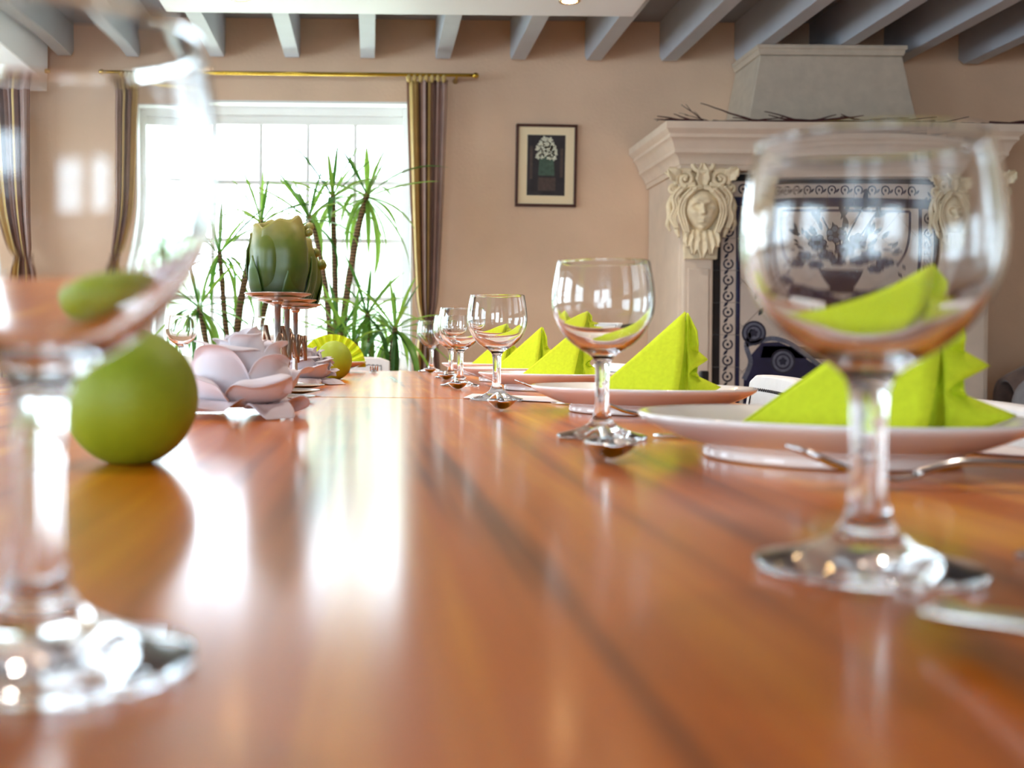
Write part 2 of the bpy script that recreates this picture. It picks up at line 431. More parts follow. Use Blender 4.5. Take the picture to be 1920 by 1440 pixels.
bush('garden_tree', 'low pale bush outside between the two garden trees', (-2.4, 26.5, .3), 2.4, 1.4, 1.6, 9)

# ------------------------------------------------------------------ ceiling light panel
lp = thing('ceiling_light_panel', 'white hanging ceiling panel with small warm spotlights', 'light panel', (.11, 2.85, 2.25))
MB().box(-1.0, 1.0, -1.95, 1.95, 0, .053).build('panel', M['panelwhite'], lp, bevel=.004)
for yy in (1.73, .65, -.43, -1.5):
    for xx in (-.655, .69):
        r = MB().lathe([(.030,-.0005),(.042,-.0005),(.044,-.003),(.042,-.006),(.031,-.006),(.030,-.0005)], 24).build('spotlight_ring', M['chrome'], lp, smooth=True, loc=(xx, yy, 0))
        MB().lathe([(0,-.004),(.029,-.003)], 20).build('lamp_lens', M['lamp'], r)
        l = bpy.data.lights.new('spotlight', 'SPOT'); l.energy = 23; l.color = (1, .93, .86); l.spot_size = math.radians(110); l.spot_blend = .8; l.shadow_soft_size = .03
        lo = bpy.data.objects.new('spotlight', l); C.objects.link(lo); lo.parent = lp; lo.location = (xx, yy, -.03)

# ------------------------------------------------------------------ dining tables
def dining_table(label, ya, yb):
    t = thing('dining_table', label, 'table', (-.13, (ya+yb)/2, 0), group='dining tables pushed end to end')
    L = (yb-ya)/2
    MB().box(-.62, .62, -L, L, TZ-.035, TZ).build('table_top', M['table'], t, bevel=.0012)
    MB().box(-.54, .54, -L+.06, L-.06, TZ-.13, TZ-.0355).build('apron', M['tablelegs'], t)
    for sx in (-1, 1):
        for sy in (-1, 1):
            MB().box(sx*.53-.035, sx*.53+.035, sy*(L-.09)-.035, sy*(L-.09)+.035, 0, TZ-.131).build('leg', M['tablelegs'], t, bevel=.004)
dining_table('glossy orange-brown wooden table nearest the camera', -.45, 1.543)
dining_table('glossy wooden table end beyond the joint, nearer the window', 1.554, 3.17)

# ------------------------------------------------------------------ wine glasses
prof = [(0,.0012),(.02,.0008),(.033,0),(.0348,.0008),(.0352,.002),(.034,.0032),(.026,.005),(.018,.0078),(.0110,.0118),(.0076,.0165),(.0060,.024),(.0054,.036),(.0055,.050),(.0064,.060),(.0100,.0655),(.0155,.069),(.022,.0732),(.029,.0796),(.0347,.088),(.0383,.0965),(.0398,.105),(.0397,.114),(.0385,.124),(.0370,.133),(.0358,.1392),(.0353,.1399),(.0347,.1392),(.0359,.133),(.0374,.124),(.0386,.114),(.0387,.105),(.0372,.097),(.0336,.089),(.028,.0815),(.021,.0757),(.014,.0717),(.007,.0697),(0,.0692)]
def spline_prof(p, n=3):
    out = smooth_path([(a, 0, z) for a, z in p], n); return [(max(0, q.x), q.z) for q in out]
glass_me = MB().lathe(spline_prof(prof), 64).mesh('wine_glass', M['glass'], True)
def wine_glass(x, y, label, rz=0):
    o = bpy.data.objects.new('wine_glass', glass_me); C.objects.link(o); o.location = (x, y, TZ+.0005); o.rotation_euler = (0, 0, rz)
    tag(o, label, 'wine glass', 'empty balloon wine glasses on the tables'); return o
wine_glass(-.074, .25, 'large blurred wine glass at the left edge, nearest the camera')
wine_glass(.1625, .365, 'blurred wine glass standing in front of the nearest plate at right')
wine_glass(.1835, .886, 'wine glass in front of the second lime napkin')
wine_glass(.168, 1.49, 'wine glass standing by the joint of the tables')
wine_glass(.160, 2.0, 'wine glass just beyond the table joint, overlapped by the one before it')
wine_glass(.179, 2.5, 'wine glass mostly hidden, second from the far end of the right row')
wine_glass(.166, 3.06, 'farthest wine glass of the right row, by the table end near the curtain')
wine_glass(-.267, 2.80, 'far wine glass seen behind the candle stand posts')
wine_glass(-.465, 2.75, 'far wine glass between the near green ball and the plants')

# ------------------------------------------------------------------ plates, napkins, cutlery
plate_prof = [(0,.006),(.06,.0055),(.072,.005),(.0735,.0005),(.0765,0),(.080,.0015),(.0805,.0075),(.092,.011),(.107,.0172),(.1185,.0232),(.1222,.0262),(.1228,.0280),(.1215,.0292),(.1185,.0288),(.107,.0232),(.095,.0172),(.083,.0125),(.074,.0105),(0,.0100)]
plate_me = MB().lathe(spline_prof(plate_prof, 3), 72).mesh('plate', M['china'], True)
def plate(x, y, label):
    o = bpy.data.objects.new('dinner_plate', plate_me); C.objects.link(o); o.location = (x, y, TZ+.0004)
    tag(o, label, 'plate', 'white dinner plates set along the table'); return o
def napkin(x, y, label, sx=1, sz=1, rz=0, sd=0):
    rnd = random.Random(sd)
    t = thing('folded_napkin', label, 'napkin', (x, y, TZ+.0118), rz, 'lime napkins folded on the plates')
    j = lambda a=.002: rnd.uniform(-a, a)
    def S(p): return Vector((p[0]*sx, p[1], p[2]*sz))
    T = S((-.068, -.004, 0)); T2 = S((-.068, .004, 0)); P = S((.047+j(), -.002, .1015)); P2 = S((.049, .004, .1005))
    B = S((.025, -.036, 0)); B2 = S((.033, .036, 0))
    def panel(T, B, P, sg):
        def fn(u, v):
            q = T+(B+(P-B)*v-T)*u
            return q+Vector((0, sg*.009*math.sin(PI*v)*u*u, 0))
        return fn
    MB().grid(panel(T, B, P, -1), 12, 10).build('front_fold', M['napkin'], t, smooth=True, solid=.0012)
    MB().grid(panel(T2, B2, P2, 1), 12, 10).build('back_fold', M['napkin'], t, smooth=True, solid=.0012)
    def ruffle(sg, name, k):
        hub0, hub1 = S((.0475, sg*.002, .088)), S((.0480, sg*.009, 0))
        O = [S((.0495, sg*.001, .1000)), S((.0545+j(), sg*-.012, .080)), S((.0560+j(), sg*-.014, .0640)), S((.072*k+j(), sg*.016, .048)), S((.0560+j(), sg*-.012, .0335)), S((.082*k+j(), sg*.026, .0175)), S((.050*k, sg*.012, .0005))]
        if sg < 0: O = [Vector((p.x, p.y*.62+.004, p.z)) for p in O]
        H = [hub0+(hub1-hub0)*(i/(len(O)-1)) for i in range(len(O))]
        def fn(u, v):
            a = v*(len(O)-1); i = min(int(a), len(O)-2); f = a-i
            f2 = f*f*(3-2*f)*.45+f*.55
            o = O[i]+(O[i+1]-O[i])*f2; h = H[i]+(H[i+1]-H[i])*f
            q = h+(o-h)*u; q.y += sg*.004*math.sin(PI*u)
            return q
        MB().grid(fn, 8, 36).build(name, M['napkin'], t, smooth=True, solid=.0011)
    I0, I1, I2, I3 = S((.010, .014, 0)), S((.0485, .009, 0)), S((.040, .004, .088)), S((.0480, .002, .090))
    MB().grid(lambda u, v: (I0+(I1-I0)*u)*(1-v)+(I2+(I3-I2)*u)*v, 6, 8).build('inner_fold', M['napkin'], t, smooth=True, solid=.0010)
    ruffle(1, 'rear_pleats', .95); ruffle(-1, 'front_pleats', 1.0)
    return t
PY = [.74, 1.25, 1.865, 2.30, 2.83]; PXc = .303
ordn = ['nearest', 'second', 'third', 'fourth', 'fifth and farthest']
for i, y in enumerate(PY):
    plate(PXc, y, 'white plate with a lime napkin, %s on the right side' % ordn[i])
    napkin(PXc+(.013 if i == 0 else .002), y, 'lime green folded napkin standing on the %s right-hand plate' % ordn[i], 1.25 if i == 0 else 1, 1.06 if i == 0 else 1, (0, .04, -.03, .06, 0)[i], i)

# cutlery: spoon along local x (bowl tip at x=0), fork along local x (tine tips at x=0), knife along local x (blade tip at x=0)
def spoon_meshes():
    L, bl, bw = .155, .05, .0165
    def bowl(u, v):      # u across -1..1, v along
        x = v*bl; wv = bw*math.sqrt(max(0, math.sin(PI*min(1, (v*.93+.035))**.85)))
        yy = (u*2-1)*wv; d = .0105*math.sin(PI*min(1, v*.95+.02))**.8*(1-(u*2-1)**2)
        return Vector((x, yy, .0122-d-.0005*v))
    b = MB().grid(bowl, 12, 16)
    h = MB(); path = smooth_path([(bl-.004,0,.0108),(bl+.02,0,.0150),(bl+.055,0,.0125),(L-.012,0,.0065),(L,0,.0055)], 5)
    def hd(u, v):
        a = v*(len(path)-1); i = min(int(a), len(path)-2); p = path[i]+(path[i+1]-path[i])*(a-i)
        wv = interp([(0,.0032),(.25,.0028),(.75,.0062),(.93,.0072),(1,.004)], v)
        return Vector((p.x, (u*2-1)*wv, p.z+.0022*(1-(u*2-1)**2)))
    h.grid(hd, 8, 24)
    return b, h
sb, sh = spoon_meshes()
sb_me = sb.mesh('bowl', M['steel'], True); sh_me = sh.mesh('handle', M['steel'], True)
def fork_meshes():
    b = MB()
    for k in range(4):
        y = -.0087+k*.0058
        b.tube([(0,y,.0205),(.012,y,.0155),(.026,y,.0098),(.044,y*.9,.006)], [.0007,.0012,.0014,.0016], 6)
    def neck(u, v):
        x = lerp(.040, .066, v); wv = interp([(0,.0112),(.45,.0098),(.8,.0048),(1,.0034)], v)
        z = interp([(0,.0068),(.4,.0046),(1,.0068)], v)-.0012*(1-(u*2-1)**2)
        return Vector((x, (u*2-1)*wv, z))
    b.grid(neck, 6, 10)
    h = MB(); path = smooth_path([(.064,0,.0066),(.088,0,.0125),(.125,0,.0120),(.180,0,.0066),(.196,0,.0060)], 5)
    def hd(u, v):
        a = v*(len(path)-1); i = min(int(a), len(path)-2); p = path[i]+(path[i+1]-path[i])*(a-i)
        return Vector((p.x, (u*2-1)*interp([(0,.0034),(.25,.003),(.75,.0078),(.93,.0085),(1,.005)], v), p.z+.0020*(1-(u*2-1)**2)))
    h.grid(hd, 8, 24); return b, h
fb, fh = fork_meshes(); fb_me = fb.mesh('tines', M['steel'], True); fh_me = fh.mesh('handle', M['steel'], True)
kb = MB()
kpts = [(0,-.002),(.006,-.0075),(.02,-.0095),(.08,-.0098),(.10,-.006),(.10,.006),(.02,.006),(.006,.0045)]
kv = [(x, y, .0012) for x, y in kpts]; 
kb.v = [(x, y, 0.0006) for x, y in kpts]+[(x, y, .0026) for x, y in kpts]
kb.face(list(reversed(range(8)))); kb.face(list(range(8, 16)))
for i in range(8): kb.face([i, (i+1) % 8, 8+(i+1) % 8, 8+i])
kb_me = kb.mesh('blade', M['steel'], False)
kh_me = MB().tube([(.099,0,.0034),(.11,0,.0042),(.15,0,.0052),(.2,0,.0058),(.206,0,.0056)], [.003,.0042,.005,.0056,.003], 12).mesh('handle', M['steel'], True)
def cutlery(kind, x, y, rz, label):
    t = thing({'spoon':'dessert_spoon','fork':'dinner_fork','knife':'dinner_knife'}[kind], label, kind, (x, y, TZ+.0006), rz, kind+'s laid at the plates')
    a, b = {'spoon':(sb_me, sh_me), 'fork':(fb_me, fh_me), 'knife':(kb_me, kh_me)}[kind]
    for n, me in (({'spoon':'bowl','fork':'tines','knife':'blade'}[kind], a), ('handle', b)):
        o = child(n, me, t)
        if kind != 'knife':
            md = o.modifiers.new('thick', 'SOLIDIFY'); md.thickness = .0012 if n != 'handle' else .0022; md.offset = 0
    return t
spy = [.692, 1.236, 1.81, 2.31, 2.87]; spx = [.151, .147, .142, .156, .153]
for i in range(5):
    cutlery('spoon', spx[i], spy[i], PI/2-(.12, .04, .03, .06, .03)[i], 'dark-looking dessert spoon beside the %s plate on the right, bowl towards the camera' % ordn[i])
cutlery('spoon', .146, .128, PI/2+.0, 'blurred spoon at the lower right edge, in front of the nearest right glass')
ford = ['nearest', 'second', 'third', 'fourth']
for i in range(4):
    cutlery('fork', .222, PY[i]-(.152, .155, .152, .15)[i], -.03, 'fork with raised tines in front of the %s right-hand plate' % ford[i])
cutlery('knife', .222, .387, .02, 'knife whose tip shows at the right edge beside the nearest glass')
for i in range(2):
    cutlery('knife', .228, PY[i]+.163, .0, 'knife tip peeping out behind the %s right-hand plate' % ford[i])
# end of the table
plate(-.134, 2.95, 'plate at the far table end under a fan-folded napkin')
fan = thing('fan_napkin', 'yellow-green fan-folded napkin at the far table end behind the far ball', 'napkin', (-.10, 2.93, TZ+.0118))
def fanfn(u, v):
    a = PI*(u*.98+.01); n = u*26
    zz = abs((n % 2)-1)-.5
    r = .012+.076*v
    return Vector((-r*math.cos(a), zz*.016*v+.004, r*math.sin(a)*1.0))
MB().grid(fanfn, 104, 5).build('pleats', M['napkin'], fan, solid=.0009)
MB().box(-.02, .02, -.006, .012, -.0008, .010).build('folded_foot', M['napkin'], fan, bevel=.003)
cutlery('fork', .009, 2.80, PI/2, 'fork at the far table end, tines pointing at the camera')
# white cards
def card(label, pts, z):
    b = MB(); n = len(pts); b.v = [(x, y, TZ+z) for x, y in pts]+[(x, y, TZ+z+.0008) for x, y in pts]
    b.face(list(reversed(range(n)))); b.face(list(range(n, 2*n)))
    for i in range(n): b.face([i, (i+1) % n, n+(i+1) % n, n+i])
    tag(b.build('menu_card', M['card']), label, 'card', 'white cards lying between the settings')
card('white card lying flat behind the third wine glass', [(.128,1.535),(.243,1.44),(.30,1.55),(.152,1.66)], .0012)
card('white card lying flat at the right edge behind the nearest plate', [(.40,.80),(.47,.74),(.478,.93),(.40,.93)], .0012)

# ------------------------------------------------------------------ centrepieces
def ball(x, y, r, label, sz=1.02):
    p = [(0,0)]+[(r*math.cos(-PI/2+PI*k/28)*(1 if k > 3 else 1.0), r*sz+r*sz*math.sin(-PI/2+PI*k/28)) for k in range(3, 28)]+[(0, 2*r*sz)]
    z0 = p[1][1]; p = [(a, max(0, z-z0)) for a, z in p]; p[0] = (0, 0)
    t = MB().lathe(p, 48).build('ball_candle', M['lime'], smooth=True, loc=(x, y, TZ+.0003))
    tag(t, label, 'candle', 'lime ball candles along the middle'); return t
ball(-.1445, .676, .0405, 'large lime green ball candle beside the left wine glass')
ball(-.076, 2.34, .0375, 'small dark green ball candle at the far end behind the grey flower', 1.1)

def rose(x, y, label, size, mtl, seed, layers, rz=0, frill=0):
    """layers: (start deg, count, half span, [(r,z) base to lip], wave, droop)"""
    rnd = random.Random(seed)
    t = thing('fabric_rose', label, 'artificial flower', (x, y, TZ+.001), rz, group='cloth flowers along the middle')
    for (a0, n, span, prof_, wave, rnd_) in layers:
        path = smooth_path([(r, 0, z) for r, z in prof_], 6)
        for i in range(n):
            c = math.radians(a0)+2*PI*i/n+rnd.uniform(-.15, .15); k = size*rnd.uniform(.94, 1.06); hk = rnd.uniform(.86, 1.08)
            ph = rnd.uniform(0, 6.3); ph2 = rnd.uniform(0, 6.3); roll = rnd.uniform(.3, 1.5); sk = rnd.uniform(-.22, .22); lift = rnd.uniform(-.006, .012)*(rnd_ > .4)
            def fn(u, v):
                q = u*2-1
                ve = v*(1-rnd_*abs(q)**2.4+.05*math.sin(2.4*q+ph)); a = max(0, min(1, ve))*(len(path)-1); j = min(int(a), len(path)-2); p = path[j]+(path[j+1]-path[j])*(a-j)
                r = p.x+wave*v**2.2*math.sin(2.2*q+ph)+wave*.45*v**4*math.sin(5.7*q+ph2)+frill*v**6*math.sin(21*q+ph)+.010*roll*max(0, v-.80)/.2*(.4+.6*math.sin(1.7*q+ph2)**2)*.6
                r += .0035*q*(1 if i % 2 else -1)*v          # one edge over, one under its neighbour
                z = .012+(p.z-.012)*hk+wave*.7*v**3*math.sin(3.1*q+ph2)-.004*roll*max(0, v-.86)/.14+lift*v*v*(1-.6*q*q)
                th = c+(q+sk*v*v)*span*(1 if v > .3 else lerp(.5, 1, v/.3))
                return Vector((r*math.cos(th)*k, r*math.sin(th)*k, max(.0006, z*k)))
            MB().grid(fn, 30, 20).build('petal', mtl, t, smooth=True, solid=.0006)
    MB().ball((0,0,.040*size), .014*size, .014*size, .030*size, 16, 10).build('flower_heart', mtl, t, smooth=True)
    return t
rose(-.128, 1.12, 'large white-pink cloth rose lying before the candle stand', .90, M['petal'], 3,
     [(-102, 6, .60, [(.012,.012),(.036,.010),(.056,.016),(.066,.012),(.071,.003)], .0075, .6), (-70, 5, .66, [(.012,.014),(.040,.016),(.056,.030),(.061,.044),(.069,.046)], .0085, .6),
      (-120, 4, .95, [(.012,.014),(.036,.018),(.051,.036),(.052,.054),(.049,.064),(.055,.070)], .0065, .5), (-85, 4, 1.0, [(.010,.016),(.032,.028),(.042,.052),(.040,.070),(.037,.079),(.042,.085)], .0060, .42),
      (-50, 4, .95, [(.006,.018),(.022,.034),(.031,.058),(.028,.078),(.026,.088),(.030,.092)], .0045, .36), (-30, 3, 1.2, [(.004,.02),(.012,.036),(.017,.064),(.014,.082),(.013,.094)], .0030, .3)])
rose(-.118, 2.04, 'smaller greyish cloth flower between the candle stands and far ball', .80, M['petal2'], 11,
     [(-75, 6, .62, [(.012,.012),(.036,.008),(.056,.013),(.068,.010),(.074,.003)], .0070, .55), (-110, 7, .56, [(.012,.014),(.040,.014),(.056,.026),(.061,.035),(.069,.036)], .0075, .55),
      (-95, 6, .65, [(.012,.014),(.036,.018),(.049,.036),(.050,.052),(.047,.060),(.053,.066)], .0060, .45), (-55, 5, .8, [(.010,.016),(.029,.028),(.038,.050),(.036,.068),(.033,.076),(.038,.080)], .0050, .4),
      (-80, 4, .95, [(.006,.018),(.019,.034),(.026,.056),(.024,.074),(.022,.084)], .0040, .35)], frill=.0013)

# candle stands: dish, post, base dish and a bent-wire zigzag collar; flower-bud candle on each
def dish_prof(r, d): return [(0,0),(r*.5,d*.22),(r*.8,d*.6),(r*.95,d*.92),(r,d),(r*.985,d+.0011),(r*.93,d*.98+.0011),(r*.78,d*.62+.0012),(r*.5,d*.26+.0013),(0,.0014)]
def candle_stand(x, y, label, hz=.126, seed=0):
    t = thing('candle_stand', label, 'candle stand', (x, y, TZ+.0004), group='three metal candle stands in a row')
    MB().lathe(dish_prof(.049, .0065), 48).build('base_dish', M['holder'], t, smooth=True)
    MB().tube([(0,0,.001),(0,0,.03),(0,0,.07),(0,0,hz)], [.0044,.0043,.0042,.0042], 14).build('post', M['holder'], t, smooth=True)
    MB().lathe([(.0043,hz-.004),(.007,hz-.001),(.0072,hz+.0015),(0,hz+.0018)], 20).build('socket', M['holder'], t, smooth=True)
    MB().lathe(dish_prof(.0425, .0080), 48).build('top_dish', M['holder'], t, smooth=True, loc=(0, 0, hz+.001))
    z = []
    n = 5
    for k in range(n*2):
        a = 2*PI*k/(n*2)+seed
        z.append((.0175*math.cos(a), .0175*math.sin(a), .044+.006*(k % 3) if k % 2 else .088+.005*(k % 4)))
    pts = []
    for k in range(len(z)):
        a, c = Vector(z[k]), Vector(z[(k+1) % len(z)])
        for f in (.06, .35, .65, .94): pts.append(a+(c-a)*f)
    MB().tube(pts, .0027, 8, closed=True).build('zigzag_wire', M['zig'], t, smooth=True)
    return t
def bud_candle(x, y, z, label, seed, rz):
    rnd = random.Random(seed)
    t = thing('flower_candle', label, 'candle', (x, y, z), rz, 'green flower-bud candles on the stands')
    H = .100
    R = [(0,.029),(.12,.0335),(.35,.0372),(.58,.0372),(.8,.0325),(.92,.028),(1,.0265)]
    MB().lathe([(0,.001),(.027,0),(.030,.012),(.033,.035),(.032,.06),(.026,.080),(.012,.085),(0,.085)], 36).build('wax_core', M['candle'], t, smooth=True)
    for i in range(4):
        c = -PI/2+.35+2*PI*i/4+rnd.uniform(-.1,.1); span = 1.15; top = H*(.985, .93, .97, .91)[i]; off = (.0032, .0008, .0026, .0002)[i]; ph = rnd.uniform(0, 6); curl = rnd.uniform(.5, 1.0)
        def fn(u, v, c=c, top=top, off=off, ph=ph, curl=curl):
            q = u*2-1; zt = top*(1-.20*abs(q)**2.2)+.0030*math.sin(5*q+ph)+.002*math.sin(9*q+2*ph)
            zz = zt*v; r = interp(R, zz/H)+off-.0030*q*q+.0042*math.cos(4*q+ph)*math.sin(PI*v**1.1)*(1-.4*v)
            if v > .84: r += curl*.0045*((v-.84)/.16)**2*(.4+.6*math.sin(5*q+ph))
            th = c+q*span
            return Vector((r*math.cos(th), r*math.sin(th), zz))
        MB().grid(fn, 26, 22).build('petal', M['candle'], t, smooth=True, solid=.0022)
    for i in range(5):
        c = -PI/2+(-1.0, .42, 1.55, 2.7, 3.9)[i]; hgt = (.050, .060, .052, .058, .05)[i]
        def fn(u, v, c=c, hgt=hgt):
            q = u*2-1; zz = hgt*v; r = interp(R, zz/H)+.0048+.0010*v-.001*q*q
            th = c+q*.36*(1-v**1.8)+.10*v
            return Vector((r*math.cos(th), r*math.sin(th), zz))
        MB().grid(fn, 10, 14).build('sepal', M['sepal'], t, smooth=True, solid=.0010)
    # rolled petal tips on one side
    for (a, zz, s) in (((.05, .088, .9), (-.25, .080, .8)), ((-.1, .070, 1.1),), ((-.1, .066, 1.35),))[seed-2]:
        p = Vector((.036*math.cos(a), .036*math.sin(a), zz)); d = Vector((math.cos(a), math.sin(a), .5)).normalized()
        MB().tube([p-d*.004, p+d*.003*s, p+d*.007*s, p+d*.010*s], [.004*s, .0058*s, .0062*s, .0035*s], 12).build('rolled_petal_tip', M['candle'], t, smooth=True)
    return t
for i, (x, y) in enumerate(((-.1175, 1.41), (-.120, 1.60), (-.122, 1.81))):
    nm = ('nearest', 'middle', 'farthest')[i]
    hz = (.126, .126, .127)[i]
    candle_stand(x, y, 'metal stand with two round dishes, %s of the three candle stands' % nm, hz, i*.23)
    bud_candle(x, y, TZ+.0004+hz+.001+.0042, ('green flower-bud candle in full view on the nearest stand', 'green flower-bud candle half hidden on the middle stand', 'green flower-bud candle almost hidden on the farthest stand')[i], i+2, (.15, .3, .1)[i])

# ------------------------------------------------------------------ leather chairs
def chair(x, y, rz, label, top=.785, mtl='leather', wdt=.44, low=False):
    t = thing('dining_chair', label, 'chair', (x, y, 0), rz, 'white leather dining chairs')
    h = wdt/2                                       # local: seat faces -x, back at x=0
    def back(u, v, dx=0):
        s = u*2-1; z = lerp(.45, top, v)
        return Vector((.022*s*s*-1+.055*(v-1)*-1*-1+dx, s*h, z))
    b = MB(); n1, n2 = 14, 8; d = .022
    fr = MB()
    def outline(u, v, dx):
        s = u*2-1; z = lerp(.44, top-.012*abs(s)**14, v)
        x0 = -.02*s*s+.05*(v-1)
        return Vector((x0+dx, s*h, z))
    fr.grid(lambda u, v: outline(u, v, -d/2), n1, n2); fr.grid(lambda u, v: outline(1-u, v, d/2), n1, n2)
    k = (n1+1)*(n2+1)
    top_f = [n2*(n1+1)+i for i in range(n1+1)]; top_b = [k+n2*(n1+1)+n1-i for i in range(n1+1)]
    for i in range(n1): fr.face([top_f[i], top_f[i+1], top_b[i+1], top_b[i]])
    bot_f = list(range(n1+1)); bot_b = [k+n1-i for i in range(n1+1)]
    for i in range(n1): fr.face([bot_f[i+1], bot_f[i], bot_b[i], bot_b[i+1]])
    for j in range(n2):
        a, c = j*(n1+1), (j+1)*(n1+1)
        fr.face([a, c, k+c+n1, k+a+n1]); fr.face([c+n1, a+n1, k+a, k+c])
    bk = fr.build('backrest', M[mtl], t, bevel=.004, auto=50, seg=2)
    if mtl == 'leather':
        st = MB(); seq = []
        for i in range(61): seq.append(outline(lerp(.06, .94, i/60), .93, -d/2-.0008)+Vector((0, 0, .0016*(-1)**i)))
        st.tube(seq, .0012, 5)
        st.tube([outline(.06, lerp(.2, .93, i/12), -d/2-.0008) for i in range(13)], .0012, 5)
        st.tube([outline(.94, lerp(.2, .93, i/12), -d/2-.0008) for i in range(13)], .0012, 5)
        st.build('stitching', M['stitch'], bk)
    MB().box(-.44, -.06, -h+.01, h-.01, .40, .47).build('seat', M[mtl], t, bevel=.015)
    for sx, sy in ((-.41, -1), (-.41, 1), (-.05, -1), (-.05, 1)):
        MB().box(sx-.018, sx+.018, sy*(h-.03)-.018, sy*(h-.03)+.018, 0, .399).build('leg', M['chairleg'], t, bevel=.002)
    return t
chair(.625, 1.13, -.17, 'white leather chair back at the right edge behind the nearest napkin', .782)
chair(.63, 1.68, -.20, 'white leather chair with dark stitching left of the nearest napkin', .790)
chair(.66, 2.98, 0, 'white leather chair peeping out between the second and third napkins', .79)
chair(-.16, 3.52, -PI/2+PI, 'white leather chair at the far table end behind the fork', .795)
bc = thing('black_chair', 'black wooden chair standing behind the right side of the second napkin', 'chair', (1.10, 4.2, 0))
for sx in (-.15, .15):
    MB().box(sx-.016, sx+.016, -.016, .016, 0, .748).build('post', M['blackwood'], bc, bevel=.006)
    MB().box(sx-.016, sx+.016, -.38, -.35, 0, .43).build('leg', M['blackwood'], bc, bevel=.004)
MB().box(-.133, .133, -.010, .010, .60, .70).build('back_rail', M['blackwood'], bc, bevel=.004)
MB().box(-.17, .17, -.39, -.018, .431, .465).build('seat', M['blackwood'], bc, bevel=.008)

# ------------------------------------------------------------------ curtains and rods
def curtain(label, x0, x1, tx0, tx1, ztop, ztie, yb, seed, mirror=1):
    rnd = random.Random(seed)
    t = thing('curtain', label, 'curtain', ((tx0+tx1)/2, yb, 0), group='striped tied-back curtains')
    ox = (tx0+tx1)/2
    def fn(u, v):
        z = lerp(.02, ztop, v)
        if z > ztie:
            f = (z-ztie)/(ztop-ztie); g = f**.62
            a, c = lerp(tx0, x0, g), lerp(tx1, x1, g)
            amp = lerp(.013, .019, f) if f < .93 else lerp(.019, .011, (f-.93)/.07)
        else:
            f = (ztie-z)/ztie; g = math.sin(min(1, f*2.2)*PI/2)
            a, c = lerp(tx0, tx0-.03, g), lerp(tx1, tx1+.03, g); amp = lerp(.013, .022, g)
        pinch = 1-.25*math.exp(-((z-ztie)/.06)**2)
        uu = u+.02*math.sin(7*u+seed)
        x = lerp(a, c, uu); x = (x-ox)*pinch
        y = amp*math.sin(uu*2*PI*3.5+seed)+.005*math.sin(uu*2*PI*9+2*v+seed)
        return Vector((x, y, z))
    cols = [1, 0, 0, 0, 0, 3, 1, 2, 3, 0, 1, 3, 2, 2, 2, 1]
    if mirror < 0: cols = cols[::-1]
    mf = lambda u, v: cols[min(15, int(u*16))]
    o = MB().grid(fn, 96, 60, mf=mf).build('cloth', [M['cgold'], M['cbrown'], M['cmauve'], M['cdark']], t, smooth=True, solid=.002)
    hd = MB()
    for k in range(7):
        xx = lerp(x0, x1, (k+.5)/7)-ox
        hd.ball((xx, 0, ztop+.012), .013, .018, .022, 10, 6)
    hd.build('gathered_heading', M['cgold'], t, smooth=True)
    tb = MB(); ring = []
    for k in range(24):
        a = 2*PI*k/24; ring.append(((tx1-tx0)*.50*math.cos(a), .036*math.sin(a), ztie+.012*math.cos(a)*mirror))
    tb.tube(ring, .011, 8, closed=True); tb.build('tieback', M['cdark'], t, smooth=True)
    return t
ZR = CZ+508*5.66/F
YC = 5.665
curtain('striped gold and brown curtain tied back between window and picture', .165, .372, .238, .325, ZR-.03, .955, YC, 1.0, 1)
curtain('striped curtain left of the plants, seen through the left wine glass', -1.25, -1.09, -1.25, -1.18, ZR-.03, .955, YC, 2.3, -1)
curtain('striped brown curtain at the far left edge of the picture', -2.0, -1.74, -1.83, -1.72, ZR-.03, .955, YC, 4.1, 1)
def rod(x0, x1, label):
    t = thing('curtain_rod', label, 'curtain rod', ((x0+x1)/2, YC, ZR), group='brass curtain rods')
    h = (x1-x0)/2
    MB().tube([(-h,0,0),(h,0,0)], .0095, 14).build('pole', M['brass'], t, smooth=True)
    for s in (-1, 1):
        MB().ball((s*(h+.012),0,0), .018, .014, .014, 12, 8).build('finial', M['brass'], t, smooth=True)
        MB().tube([(s*(h-.08),0.008,0),(s*(h-.08),.07,0),(s*(h-.08),YB-YC-.001,0)], [.006,.006,.015], 10).build('bracket', M['brass'], t, smooth=True)
rod(-1.34, .505, 'brass curtain rod above the window with the plants')
rod(-3.5, -1.66, 'brass curtain rod at far left over the second window')

